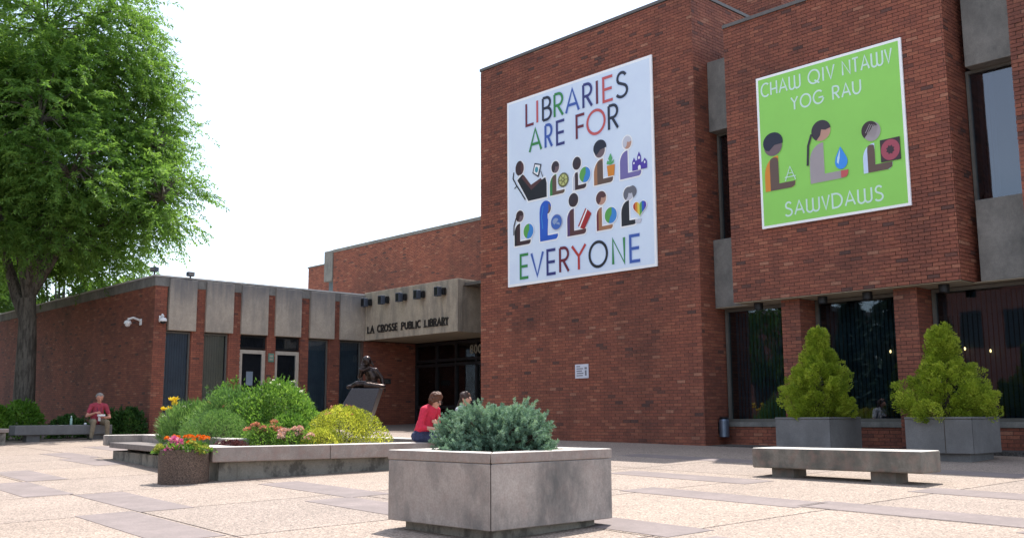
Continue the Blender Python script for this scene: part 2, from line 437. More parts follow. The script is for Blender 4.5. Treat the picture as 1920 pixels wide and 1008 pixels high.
E = 0.009
TX0, TX1, FY = -18.98, -12.127, 16.7
tower = wall_core(TX0+E, TX1-E, FY+E, 25.99, -1.2, 9.05)
brick_face(tower, TX0, FY, (1,0,0), (0,-1,0), TX1-TX0, -0.75, 9.03)
brick_face(tower, TX1, FY+E, (0,1,0), (1,0,0), 3.0, -0.75, 9.03)
BX0, BX1, BZ0, BZ1 = -11.33, -6.825, 2.215, 7.95
box = wall_core(BX0+E, BX1-E, FY+E, 24.0, BZ0+0.02, BZ1)
brick_face(box, BX0, FY, (1,0,0), (0,-1,0), BX1-BX0, BZ0+0.005, BZ1, phase=-0.11)
brick_face(box, BX1, FY+E, (0,1,0), (1,0,0), 0.85, BZ0+0.005, BZ1)
RX0, RX1 = -5.76, -1.0
rmass = wall_core(RX0+E, RX1-E, FY+E, 24.0, BZ0+0.02, 8.0)
brick_face(rmass, RX0, FY, (1,0,0), (0,-1,0), RX1-RX0, BZ0+0.005, 8.0)
# recessed ground floor: dado, piers
dado = wall_core(-12.1, -1.0, 17.45+E, 17.75, -1.1, -0.235)
brick_face(dado, -12.12, 17.45, (1,0,0), (0,-1,0), 11.1, -0.85, -0.235)
for (a, b) in ((-10.41,-10.01),(-8.14,-7.715),(-5.86,-5.44)):
    pr = wall_core(a+E, b-E, 16.95+E, 17.7, -1.1, BZ0-0.012, name='pier')
    brick_face(pr, a, 16.95, (1,0,0), (0,-1,0), b-a, -0.85, BZ0-0.015, phase=-0.02)
    brick_face(pr, b, 16.95+E, (0,1,0), (1,0,0), 0.6, -0.85, BZ0-0.015)
# upper storey behind the entrance
UY = 26.0
upper = wall_core(-40.3+E, -19.0, UY+E, 36, 3.9, 7.86)
brick_face(upper, -40.3, UY, (1,0,0), (0,-1,0), 15.0, 4.3, 7.86)
upl = wall_core(-43.2, -41.05, UY+E+0.4, 36, 3.9, 7.45)
brick_face(upl, -43.2, UY+0.4, (1,0,0), (0,-1,0), 2.15, 4.3, 7.45)
# low wing on the left
LX, LY = -29.5, 12.65
low = wall_core(-52, LX-0.30, LY+E, 25.98, -1.2, 4.03)
brick_face(low, -52, LY, (1,0,0), (0,-1,0), 52+LX, -0.75, 4.03)
piers = [(12.65,13.05),(13.88,14.30),(15.15,15.56),(16.52,16.84),(17.79,18.10),(18.93,19.365),(20.305,20.37)]
for a, b in piers:
    pr = wall_core(LX-0.295, LX-E, a+E, b-E, -1.2, 4.028, name='pier')
    if b-a > 0.1:
        brick_face(pr, LX, a, (0,1,0), (1,0,0), b-a, -0.75, 4.03, phase=-0.03)
        if a > 13: brick_face(pr, LX-0.29, a, (1,0,0), (0,-1,0), 0.28, -0.75, 2.7)
brick_face(low, LX, 20.375, (0,1,0), (1,0,0), 2.37, -0.75, 2.68)   # side of the porch
rec = wall_core(LX-0.3, LX-E, 20.376, 23.2, -1.2, 2.69)
# chimney block on the roof
chim = wall_core(-14.45+E, -12.5-E, 21+E, 23-E, 8.0, 12.5, name='chimney')
brick_face(chim, -14.45, 21, (1,0,0), (0,-1,0), 1.95, 8.4, 12.4)
brick_face(chim, -12.5, 21, (0,1,0), (1,0,0), 2.0, 8.4, 12.4)

# nearest 300 bricks stand as single pieces, the rest as one brickwork part per wall
def in_frame(c):
    d = c.dot(f_)
    return 0 < d and abs(c.dot(r_)/d*FPX) < 955 and abs(c.dot(u_)/d*FPX) < 500
rank = sorted((i for i in range(len(BRICKS)) if in_frame(BRICKS[i][1]) and BRICKS[i][0] in (box, rmass)), key=lambda i: BRICKS[i][1].length)
single = set(rank[:300])
bm_ = MB().box(-0.5,0.5,-0.013,0.0,-0.5,0.5)
brick_me = bm_.build('brick', M['brick1']).data
bpy.data.objects.remove(bpy.data.objects['brick'])
by = {}
for i, B in enumerate(BRICKS):
    if i in single:
        part, c, u, n, l, h = B
        o = bpy.data.objects.new('brick', brick_me); link(o)
        ang = math.atan2(u.y, u.x)
        o.parent = part
        o.location = c + n*random.uniform(-0.0015, 0.002)
        o.rotation_euler = (random.gauss(0,0.004), random.gauss(0,0.004), ang); o.scale = (l, 1, h)
    else:
        by.setdefault(B[0], []).append(B)
for part, lst in by.items():
    V = np.zeros((len(lst)*8, 3)); tone = np.zeros(len(lst)*5)
    base = np.array([(0,1,2,3),(0,4,5,1),(1,5,6,2),(2,6,7,3),(3,7,4,0)])
    for i, (p_, c, u, n, l, h) in enumerate(lst):
        c = np.array(c); uu = np.array(u); nn = np.array(n); zz = np.array((0,0,1.))
        pr = random.uniform(-0.002, 0.002); tl = random.gauss(0, 0.0012)
        for k, (a, b) in enumerate(((-1,-1),(1,-1),(1,1),(-1,1))):
            V[i*8+k] = c+uu*a*l/2+zz*b*h/2+nn*(pr+tl*a)
            V[i*8+4+k] = c+uu*a*l/2+zz*b*h/2-nn*0.013
        tone[i*5:i*5+5] = random.random()
    Q = (np.arange(len(lst))[:,None,None]*8+base[None]).reshape(-1,4)
    # make front face normals point outwards
    n0 = lst[0][3]; u0_ = lst[0][2]
    if Vector(u0_).cross(Vector((0,0,1))).dot(n0) < 0: Q = Q[:, ::-1]
    o = bpy.data.objects.new('brickwork', fast_mesh('brickwork', V, Q, M['brick'], {'tone': tone})); link(o, part)
    o['kind'] = 'stuff'

# copings
def lpart(name, mat, *boxes, bevel=0.0):
    b = MB()
    for q in boxes: b.box(*q)
    return lib(b.build(name, M[mat], bevel=bevel))
lpart('coping','coping',(TX0-0.02,TX1+0.02,FY-0.02,26.0,9.05,9.12))
lpart('coping','coping',(BX0-0.01,BX1+0.02,FY-0.03,24.0,7.95,8.02))
lpart('coping','coping',(RX0-0.02,RX1,FY-0.03,24.0,8.0,8.07))
lpart('coping','panel_dark',(-40.32,-19.0,UY-0.03,36,7.86,8.0))
lpart('coping','coping',(-43.25,-41.03,UY+0.37,36,7.45,7.52))
lpart('roof_vent','panel',(-12.0,-11.5,19.9,20.4,8.0,9.3))

# slots between the brick masses: concrete panels and narrow windows
def pane(x0, x1, y, z0, z1, glass, name='pane', par=None):
    o = MB().box(x0,x1,y,y+0.012,z0,z1).build(name, M[glass])
    if par: sub(o, par)
    return o
def window(x0, x1, y, z0, z1, glass='glass_up', frame='frame', fw=0.05, blind=None, bd=0.25, slat=0.10, cover=1.0):
    """framed window facing -Y: frame (part) > pane, blind"""
    b = MB()
    b.box(x0,x0+fw,y-0.05,y+0.05,z0,z1).box(x1-fw,x1,y-0.05,y+0.05,z0,z1)
    b.box(x0+fw,x1-fw,y-0.05,y+0.05,z1-fw,z1).box(x0+fw,x1-fw,y-0.05,y+0.05,z0,z0+fw)
    w = lib(b.build('window', M[frame]))
    pane(x0+fw, x1-fw, y, z0+fw, z1-fw, glass, par=w)
    if blind:
        s = MB(); x = x0+fw+0.02
        while x < x0+fw+(x1-x0-2*fw)*cover-0.03:
            s.box(x, x+slat*0.72, y+bd, y+bd+0.006, z0+fw, z1-fw-0.02); x += slat
        o = s.build('blind', M[blind]); sub(o, w); o['kind'] = 'stuff'
    return w
PY = 17.2
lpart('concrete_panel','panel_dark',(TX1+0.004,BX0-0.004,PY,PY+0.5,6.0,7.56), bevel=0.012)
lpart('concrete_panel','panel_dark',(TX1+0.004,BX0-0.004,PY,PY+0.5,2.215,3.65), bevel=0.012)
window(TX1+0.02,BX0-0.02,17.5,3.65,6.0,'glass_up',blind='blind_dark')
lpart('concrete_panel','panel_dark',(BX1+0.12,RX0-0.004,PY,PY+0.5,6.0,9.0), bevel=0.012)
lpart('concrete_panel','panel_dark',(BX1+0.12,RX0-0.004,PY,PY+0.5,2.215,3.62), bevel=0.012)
window(BX1+0.02,RX0-0.02,17.5,3.62,6.0,'glass_up',blind='blind_dark',cover=0.35)
lpart('slot_wall','interior',(TX1+0.01,BX0-0.01,18.3,18.35,2.24,7.5))
lpart('slot_wall','interior',(BX1+0.01,RX0-0.01,18.3,18.35,2.24,8.9))
lpart('soffit','soffit',(BX0+0.012,BX1-0.012,FY+0.012,17.46,2.205,2.2145),(RX0+0.012,RX1,FY+0.012,17.46,2.205,2.2145),(TX1+0.01,BX0+0.008,PY,17.46,2.205,2.2135),(BX1-0.008,RX0+0.008,PY,17.46,2.205,2.2135))
# ground floor glazing
for (a, b) in ((-12.1,-10.42),(-10.0,-8.15),(-7.70,-5.87),(-5.43,-1.2)):
    window(a, b, 17.55, -0.135, 2.2, 'glass', 'frame', 0.06, 'blind_dark', 0.22, 0.085)
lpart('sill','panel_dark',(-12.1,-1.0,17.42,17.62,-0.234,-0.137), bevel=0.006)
lpart('room_back','interior',(-12.1,-1.0,22.5,22.6,-1.0,2.2)); lpart('room_floor','interior',(-12.1,-1.0,17.76,22.5,-0.9,-0.6))
lpart('room_ceiling','interior',(-12.1,-1.0,17.7,22.5,2.206,2.2142))
lpart('gravel_strip','gravel',(-12.1,-1.0,16.72,17.44,-1.0,-0.60))

# low wing facade: concrete panels, windows between brick piers
lpart('concrete_band','panel_dark',(-52,LX+0.02,LY-0.02,26.0,4.035,4.33), bevel=0.01)
lpart('coping','coping_light',(-52,LX+0.04,LY-0.04,26.0,4.33,4.375))
pan = [(13.09,13.98),(14.30,15.25),(15.535,16.50),(16.78,17.76),(18.12,19.09),(19.33,20.36)]
for a, b in pan: lpart('concrete_panel','panel',(LX-0.28,LX+0.09,a,b,2.69,4.29), bevel=0.012)
wins = [(13.05,13.88),(14.30,15.15),(15.56,16.52),(16.84,17.79),(18.10,18.93),(19.365,20.305)]
def side_window(y0, y1, x, z0, z1, glass, frame, fw, back, sub_bars=()):
    b = MB()
    b.box(x-0.04,x+0.04,y0,y0+fw,z0,z1).box(x-0.04,x+0.04,y1-fw,y1,z0,z1)
    b.box(x-0.04,x+0.04,y0+fw,y1-fw,z1-fw,z1).box(x-0.04,x+0.04,y0+fw,y1-fw,z0,z0+fw)
    w = lib(b.build('window', M[frame]))
    o = MB().box(x-0.006,x+0.006,y0+fw,y1-fw,z0+fw,z1-fw).build('pane', M[glass]); sub(o, w)
    s = MB(); y = y0+fw+0.005
    while y < y1-fw-0.02:
        s.box(x-0.075,x-0.065,y,min(y+0.075,y1-fw),z0+fw,z1-fw); y += 0.082
    s.mi = 1; s.box(x-0.12,x-0.11,y0,y1,z0,z1)
    o = s.build('blind', [M[back], M['interior']]); sub(o, w); o['kind'] = 'stuff'
    return w
for i, (a, b) in enumerate(wins):
    a += 0.003; b -= 0.003
    if i in (2, 3):
        side_window(a, b, LX-0.14, 2.25, 2.66, 'glass_low', 'frame_dark', 0.04, 'interior')
        side_window(a, b, LX-0.12, 0.55, 2.2, 'glass_low', 'frame_light', 0.12, 'interior')
        lpart('apron','mortar',(LX-0.25,LX-0.10,a,b,-0.9,0.54))
    else:
        side_window(a, b, LX-0.14, 0.13, 2.66, 'glass_low', 'frame', 0.045, 'blind_olive' if i == 1 else 'blind_blue')
        lpart('sill','seat_slab',(LX-0.27,LX-0.05,a,b,-0.9,0.125))
o = MB().box(LX-0.150,LX-0.147,15.88,16.12,1.05,1.50).build('notice', M['white_paint']); lib(o)
# upper storey panel and window at its far end
lpart('concrete_panel','panel_dark',(-41.04,-40.32,UY-0.05,UY+0.3,6.5,7.98), bevel=0.01)
lpart('slot_wall','blind_dark',(-41.04,-40.32,UY+0.25,UY+0.35,4.3,6.5))
lpart('concrete_panel','panel',(-42.9,-41.06,UY+0.2,UY+0.38,4.3,5.6))

# entrance canopy and porch
CY, DY = 20.373, 22.752
CXR = -24.28
canopy = lpart('canopy','canopy',(LX+0.005,CXR,CY,CY+0.22,2.70,4.42),(CXR-0.22,CXR-0.03,CY+0.221,25.9,2.70,4.20),(CXR-0.22,CXR-0.01,CY+0.221,25.9,4.201,4.41),bevel=0.012)
lpart('soffit','soffit',(LX+0.01,CXR-0.221,CY+0.222,DY,2.715,2.80))
lpart('roof','coping',(LX,-19.0,CY+0.3,25.99,4.2,4.3))
lpart('porch_wall','interior',(CXR-0.2,-19.0,DY,DY+0.1,2.81,4.2))
# storefront
b = MB()
for x in (-29.44,-28.25,-27.15,-26.05,-24.9,-23.7): b.box(x-0.05,x+0.05,DY-0.06,DY+0.06,-0.6,2.70)
xs_ = (-29.44,-28.25,-27.15,-26.05,-24.9,-23.7)
for i in range(5):
    for z in (2.62, 2.02, 1.85, 0.35, -0.5): b.box(xs_[i]+0.05,xs_[i+1]-0.05,DY-0.05,DY+0.05,z-0.05,z+0.05)
door = lib(b.build('entrance_doors', M['frame_dark']))
for i in range(5):
    pane(xs_[i]+0.05,xs_[i+1]-0.05,DY,2.07,2.57,'glass_door',par=door); pane(xs_[i]+0.05,xs_[i+1]-0.05,DY,0.40,1.80,'glass_door',par=door)
    pane(xs_[i]+0.05,xs_[i+1]-0.05,DY,-0.45,0.30,'glass_door',par=door)
lpart('lobby','interior',(-30,-19.0,25.5,25.6,-0.9,4.0)); lpart('lobby_floor','interior',(-30,-19.0,DY+0.1,25.5,-0.9,-0.45))
# printed notices behind the glass
nb = MB()
for k, wd in enumerate((0.32,0.8,0.8,0.8,0.8,0.75)):
    z = 1.30-k*0.13; x0 = -28.85-wd/2
    segs_ = [(0,1)] if k == 0 else [(0,.45),(.52,.72),(.78,1)]
    for (p, q) in segs_: nb.box(x0+wd*p,x0+wd*q,DY+0.03,DY+0.036,z,z+0.055)
o = nb.build('opening_hours', M['panel']); sub(o, door)
o = MB().box(-27.62,-27.22,DY+0.03,DY+0.036,0.45,0.95).build('notice', M['panel']); sub(o, door)
o = MB().box(-25.72,-25.52,DY+0.03,DY+0.036,1.12,1.32).build('notice', plain('lime_notice', (0.35,0.42,0.03,1), 0.6)); sub(o, door)

# ================================================================== lettering (own stroke alphabet)
def arc(cx, cy, rx, ry, a0, a1, n=10):
    return [(cx+rx*math.cos(math.radians(a0+(a1-a0)*i/n)), cy+ry*math.sin(math.radians(a0+(a1-a0)*i/n))) for i in range(n+1)]
GLYPH = {
 'L': [[(0,1),(0,0),(1,0)]], 'I': [[(.5,1),(.5,0)]],
 'B': [[(0,0),(0,1)], [(0,1)]+arc(.45,.765,.45,.235,90,-90)+[(0,.53)], [(.02,.53)]+arc(.45,.265,.55,.265,90,-90)+[(0.02,0)]],
 'R': [[(0,0),(0,1)], [(0,1)]+arc(.45,.74,.5,.26,90,-90)+[(0,.48)], [(.38,.48),(1,0)]],
 'P': [[(0,0),(0,1)], [(0,1)]+arc(.45,.74,.55,.26,90,-90)+[(0,.48)]],
 'A': [[(0,0),(.5,1),(1,0)], [(.18,.32),(.82,.32)]],
 'E': [[(1,1),(0,1),(0,0),(1,0)], [(0,.5),(.92,.5)]],
 'F': [[(1,1),(0,1),(0,0)], [(0,.5),(.9,.5)]],
 'S': [arc(.52,.76,.40,.24,25,225,10)+arc(.48,.24,.52,.26,70,-150,12)],
 'O': [arc(.5,.5,.5,.5,0,360,28)], 'V': [[(0,1),(.5,0),(1,1)]],
 'Y': [[(0,1),(.5,.55),(1,1)], [(.5,.55),(.5,0)]], 'N': [[(0,0),(0,1),(1,0),(1,1)]],
 'C': [arc(.6,.5,.6,.5,48,312,18)], 'H': [[(0,0),(0,1)],[(1,0),(1,1)],[(0,.42),(1,.42)]],
 'W': [[(0,1)]+arc(.25,.25,.25,.25,180,360,8)+[(.5,1)], arc(.75,.25,.25,.25,190,360,8)+[(1,1)]],
 'Q': [arc(.5,.5,.5,.5,0,360,28), [(.55,.22),(.98,-.06)]], 'T': [[(0,1),(1,1)],[(.5,1),(.5,0)]],
 'U': [[(0,1)]+arc(.5,.42,.5,.42,180,360,12)+[(1,1)]],
 'G': [arc(.55,.5,.55,.5,48,345,18), [(.55,.45),(1.06,.45)]],
 'D': [[(0,0),(0,1)]+arc(.35,.5,.65,.5,90,-90,14)+[(0,0)]],
 '8': [arc(.5,.75,.40,.25,0,360,18), arc(.5,.26,.5,.26,0,360,18)], '0': [arc(.5,.5,.5,.5,0,360,24)],
}
def ribbon(pts, w):
    """mitred strip, returns verts (2 per point) and quads; closed when ends meet"""
    P = [Vector((p[0],p[1])) for p in pts]
    closed = (P[0]-P[-1]).length < 1e-6
    if closed: P = P[:-1]
    n = len(P); V = []; Q = []
    for i in range(n):
        a = P[i-1] if (i > 0 or closed) else None
        b = P[(i+1) % n] if (i < n-1 or closed) else None
        d1 = (P[i]-a).normalized() if a is not None else None
        d2 = (b-P[i]).normalized() if b is not None else None
        if d1 is None: d1 = d2
        if d2 is None: d2 = d1
        n1 = Vector((-d1.y, d1.x)); n2 = Vector((-d2.y, d2.x)); mt = (n1+n2)
        if mt.length < 1e-4: mt = n1.copy()
        mt.normalize(); k = 1/max(0.68, mt.dot(n1))
        V += [P[i]+mt*k*w/2, P[i]-mt*k*w/2]
    for i in range(n if closed else n-1):
        j = (i+1) % n; Q.append((2*i, 2*i+1, 2*j+1, 2*j))
    return V, Q

class Print:
    """flat print on a board: layers of thin shapes in the board's plane (x right, z up, front = -y)"""
    def __init__(s, y0): s.mb = MB(); s.mats = []; s.y = y0
    def _m(s, mat):
        if mat not in s.mats: s.mats.append(mat)
        s.mb.mi = s.mats.index(mat)
    def step(s): s.y -= 0.0016
    def poly(s, pts, mat):
        s.step(); s._m(mat); s.mb._add([(p[0], s.y, p[1]) for p in pts], [tuple(range(len(pts)))])
    def stroke(s, pts, w, mat):
        s.step(); s._m(mat); V, Q = ribbon(pts, w); s.mb._add([(v[0], s.y, v[1]) for v in V], Q)
    def disc(s, cx, cz, rx, rz, mat, n=28): s.poly(arc(cx,cz,rx,rz,0,360*(n-1)/n,n-1), mat)
    def glyph(s, ch, x0, x1, z0, z1, w, mat, halo=None):
        st = [[(x0+p[0]*(x1-x0), z0+p[1]*(z1-z0)) for p in q] for q in GLYPH[ch]]
        ys = s.y
        if halo:
            for q in st: s.stroke(q, w+0.045, halo)
        for q in st: s.stroke(q, w, mat)
        s.y = ys
    def build(s, name, parent): return s.mb.build(name, s.mats, parent)

def ink(name, rgb, rough=0.45): return plain('ink_'+name, lin(rgb), rough, var=0.03, vscale=2)
K = {k: ink(k, v) for k, v in {
 'white': (252,253,255), 'sheet': (224,237,255), 'maroon': (112,32,52), 'coral': (205,92,92), 'navy': (34,38,58), 'green': (56,140,72), 'blue': (62,96,178),
 'indigo': (52,54,120), 'red': (190,60,52), 'black': (34,34,42), 'brown': (92,58,60), 'dkbrown': (64,44,50), 'tan': (172,120,84), 'umber': (104,82,72), 'skin': (196,150,130),
 'greybrown': (120,100,104), 'lavender': (122,112,172), 'purple': (92,66,118), 'violet': (84,62,170), 'teal': (70,150,170), 'globegreen': (96,170,80), 'globeblue': (66,140,214), 'orange': (224,140,44),
 'leaf': (92,176,110), 'cobalt': (44,96,200), 'sea': (70,110,190), 'cloud': (150,170,205), 'book': (170,38,44), 'hair': (58,48,58), 'greyhair': (112,112,122), 'pale': (205,205,215), 'yellow': (232,214,90),
 'limegreen': (150,219,96), 'mint': (212,240,226), 'sand': (170,160,162), 'drop': (64,150,240), 'droplite': (200,232,252), 'rose': (170,76,92), 'gear': (200,205,130), 'geardk': (110,110,70), 'ltblue': (205,222,250)}.items()}

def Lpoly(x0, x1, zt, zb, ax, aw, e=0.0):
    r = (x1-x0)*0.92
    p = [(x0-e, zb-e)]
    p += [(q[0], q[1]) for q in arc(x0+r, zt-r*1.25, r+e, r*1.25+e, 180, 92, 7)]
    p += [(x1+e, zt+e), (x1+e, zb+aw+e), (ax+e, zb+aw+e)]
    p += arc(ax-aw*0.75, zb+aw*0.75, aw*0.75+e, aw*0.75+e, 0, -90, 5)
    return p

def banner_figure(parent, y0, x0, x1, zt, zb, ax, aw, head, skin, hair, coat, sleeve=None, extra=None, haircut=None, halo='white', e=0.035):
    P = Print(y0)
    hx, hz, hr, hv = head
    P.poly(Lpoly(x0,x1,zt,zb,ax,aw,e), K[halo]); P.disc(hx,hz,hr+e,hv+e,K[halo])
    P.poly(Lpoly(x0,x1,zt,zb,ax,aw), K[coat])
    if sleeve:
        w = x1-x0
        P.poly([(x0+w*.38,zb),(x0+w*.38,zt-.2*w-.08)]+[(x0+w*.69-math.cos(a*math.pi/6)*w*.31, zt-.28*w+math.sin(a*math.pi/6)*w*.2) for a in range(1,6)]+[(x1,zt-.2*w-.08),(x1,zb+aw),(ax,zb+aw),(ax-.01,zb+aw*.3),(ax-aw*.7,zb)], K[sleeve])
    P.disc(hx,hz,hr,hv,K[skin])
    hs = haircut or arc(hx,hz,hr*1.04,hv*1.05,8,238,16)+[(hx-hr*.12,hz-hv*.45),(hx+hr*.02,hz+hv*.12),(hx+hr*.45,hz+hv*.0)]
    P.poly(hs, K[hair])
    if extra: extra(P)
    o = P.build('figure', parent); return o

# ------------------------------------------------------------------ big white banner
bw = thing('banner', 'large pale blue banner reading LIBRARIES ARE FOR EVERYONE on brick wall', 'banner', (-17.90, FY-0.012, 3.17))
MB().box(0,4.70,-0.035,0,0,4.74).build('board', K['white'], bw)
MB().box(0.06,4.64,-0.0375,-0.035,0.06,4.68).build('sheet', K['sheet'], bw)
def one_letter(par, ch, x0, x1, z0, z1, w, c, halo=None):
    P = Print(-0.040); P.glyph(ch, x0, x1, z0, z1, w, K[c], K[halo] if halo else None); P.build('letter', par)
W1 = 0.068
for ch, x0, x1, c in (('L',.71,.97,'maroon'),('I',1.05,1.15,'coral'),('B',1.30,1.58,'navy'),('R',1.70,1.98,'green'),('A',2.08,2.50,'blue'),('R',2.65,2.92,'indigo'),('I',3.03,3.13,'maroon'),('E',3.28,3.56,'coral'),('S',3.67,3.99,'navy')):
    one_letter(bw,ch,x0,x1,3.99,4.55,W1,c,'ltblue')
for ch, x0, x1, c in (('A',.82,1.23,'green'),('R',1.38,1.60,'blue'),('E',1.77,2.02,'indigo'),('F',2.42,2.67,'maroon'),('O',2.76,3.30,'coral'),('R',3.43,3.70,'navy')):
    one_letter(bw,ch,x0,x1,3.29,3.85,W1,c,'ltblue')
for ch, x0, x1, c in (('E',.47,.74,'green'),('V',.85,1.25,'blue'),('E',1.40,1.67,'indigo'),('R',1.82,2.10,'maroon'),('Y',2.21,2.64,'red'),('O',2.76,3.29,'black'),('N',3.47,3.80,'green'),('E',3.98,4.25,'blue')):
    one_letter(bw,ch,x0,x1,.18,.75,W1,c,'ltblue')
Y0b = -0.040
def globe(cx, cz, rx=.165, rz=.165):
    def fn(P):
        P.disc(cx,cz,rx+.02,rz+.02,K['white']); P.disc(cx,cz,rx,rz,K['globeblue'])
        P.poly(arc(cx,cz,rx*.98,rz*.98,80,250,14)+[(cx-.02,cz-.05),(cx+.03,cz+.03)], K['globegreen'])
    return fn
def gear(P):
    cx, cz = 1.965, 2.385
    pts = []
    for i in range(48):
        rr = .185 if i % 2 else .165
        pts.append((cx+rr*math.cos(i*math.pi/24), cz+rr*math.sin(i*math.pi/24)))
    P.poly(pts, K['geardk']); P.disc(cx,cz,.135,.135,K['gear'])
    for k in range(6):
        a = k*math.pi/3; P.stroke([(cx,cz),(cx+.13*math.cos(a),cz+.13*math.sin(a))],.018,K['geardk'])
    P.disc(cx,cz,.05,.05,K['geardk']); P.disc(cx,cz,.028,.028,K['gear'])
def pot(P):
    P.poly([(3.345,2.46),(3.585,2.46),(3.56,2.21),(3.375,2.21)],K['orange'])
    for (a,b,c) in (((3.46,2.47),(3.41,2.62),(3.46,2.74)),((3.45,2.47),(3.36,2.50),(3.36,2.58)),((3.47,2.47),(3.57,2.50),(3.57,2.58))):
        P.poly([a,(b[0]-.02,b[1]),c,(a[0]+(a[0]-b[0])*.5+.03,b[1])],K['leaf'])
def castle(P):
    P.poly([(4.09,2.2),(4.09,2.40),(4.145,2.50),(4.20,2.40),(4.20,2.42),(4.235,2.42),(4.235,2.50),(4.29,2.61),(4.345,2.50),(4.345,2.36),(4.39,2.36),(4.45,2.44),(4.51,2.36),(4.51,2.2)],K['violet'])
    P.disc(4.29,2.47,.028,.036,K['white'],12); P.disc(4.145,2.37,.020,.026,K['white'],10); P.disc(4.45,2.34,.022,.03,K['white'],10)
    P.poly([(4.26,2.2),(4.26,2.26)]+arc(4.30,2.26,.04,.04,180,0,6)+[(4.34,2.2)],K['white'])
def book(P):
    P.poly([(2.42,1.20),(2.66,1.59),(2.70,1.57),(2.46,1.17)],K['book']); P.poly([(2.455,1.175),(2.695,1.57),(2.73,1.55),(2.49,1.15)],K['white']); P.poly([(2.49,1.15),(2.73,1.55),(2.85,1.44),(2.62,1.10)],K['book'])
def heart(P):
    def hp(t): return (4.28+.19*(16*math.sin(t)**3)/16, 1.345+.175*(13*math.cos(t)-5*math.cos(2*t)-2*math.cos(3*t)-math.cos(4*t))/15)
    pts = [hp(i*2*math.pi/40) for i in range(40)]
    P.poly([(4.28+(p[0]-4.28)*1.12,1.34+(p[1]-1.34)*1.12) for p in pts], K['white'])
    cols = ['red','orange','yellow','globegreen','cobalt','violet']
    for i, c in enumerate(cols):
        a, b_ = 4.09+i*.38/6, 4.09+(i+1)*.38/6
        top = [p for p in pts if p[0] >= a-1e-6 and p[0] <= b_+1e-6]
        def zr(x):
            zs = []
            for k in range(40):
                p, q = pts[k], pts[(k+1)%40]
                if (p[0]-x)*(q[0]-x) <= 0 and abs(p[0]-q[0]) > 1e-6: zs.append(p[1]+(q[1]-p[1])*(x-p[0])/(q[0]-p[0]))
            return (min(zs), max(zs)) if zs else (1.36,1.37)
        xa = [a+(b_-a)*k/4 for k in range(5)]
        xa = [min(max(x,4.095),4.465) for x in xa]
        P.poly([(x, zr(x)[1]) for x in xa]+[(x, zr(x)[0]) for x in reversed(xa)], K[c])
def pony6(P): P.stroke([(.33,1.70),(.25,1.52),(.24,1.28)],.035,K['hair'])
def hijab(P):
    P.poly([(1.16,1.05),(1.15,1.70)]+arc(1.36,1.76,.20,.22,170,20,9)+[(1.46,1.72),(1.40,1.62),(1.44,1.50),(1.42,1.20),(1.36,1.05)],K['cobalt'])
    P.stroke([(1.28,1.86),(1.22,1.60),(1.26,1.30)],.03,K['globeblue'])
    P.poly(arc(1.465,1.79,.055,.10,-95,95,8),K['greybrown'])
    P.disc(1.725,1.40,.195,.195,K['pale']); P.disc(1.725,1.40,.18,.18,K['sea'])
    P.poly(arc(1.70,1.42,.10,.08,20,200,8)+[(1.66,1.34)],K['cloud']); P.poly(arc(1.77,1.34,.07,.05,-30,150,8),K['cloud'])
banner_figure(bw,Y0b,1.51,1.73,2.57,2.07,2.00,.085,(1.705,2.745,.125,.14),'greybrown','hair','green','umber',gear)
banner_figure(bw,Y0b,2.28,2.44,2.50,2.07,2.70,.10,(2.41,2.70,.13,.15),'dkbrown','hair','pale','dkbrown',globe(2.665,2.385,.175,.185))
banner_figure(bw,Y0b,2.94,3.22,2.66,2.07,3.52,.115,(3.13,2.87,.16,.17),'greybrown','navy','tan','umber',pot,haircut=arc(3.14,2.93,.20,.19,-5,235,16)+[(3.07,2.80),(3.15,2.88)])
banner_figure(bw,Y0b,3.73,3.96,2.70,2.07,4.34,.115,(3.955,2.885,.125,.145),'skin','pale','lavender',None,castle)
banner_figure(bw,Y0b,.26,.46,1.55,1.0,.83,.10,(.455,1.73,.135,.14),'greybrown','dkbrown','black','dkbrown',lambda P: (globe(.765,1.315,.175,.185)(P), pony6(P)))
banner_figure(bw,Y0b,1.16,1.42,1.66,1.0,1.76,.12,(1.42,1.80,.12,.15),'greybrown','cobalt','cobalt',None,hijab)
banner_figure(bw,Y0b,2.07,2.29,1.64,1.0,2.67,.11,(2.285,1.84,.15,.16),'dkbrown','hair','purple','brown',book)
banner_figure(bw,Y0b,3.0,3.16,1.53,1.0,3.48,.09,(3.15,1.745,.15,.155),'skin','brown','maroon','tan',globe(3.435,1.305,.18,.185))
banner_figure(bw,Y0b,3.74,3.97,1.56,1.0,4.17,.105,(3.96,1.71,.14,.15),'pale','greyhair','black',None,lambda P: (P.poly([(4.14,1.02),(4.14,1.10),(4.33,1.10),(4.31,1.04),(4.28,1.01)],K['pale']), P.poly(arc(3.99,1.74,.21,.16,-35,60,8)+[(3.98,1.86),(4.06,1.74),(4.10,1.60)],K['greyhair']), heart(P)))
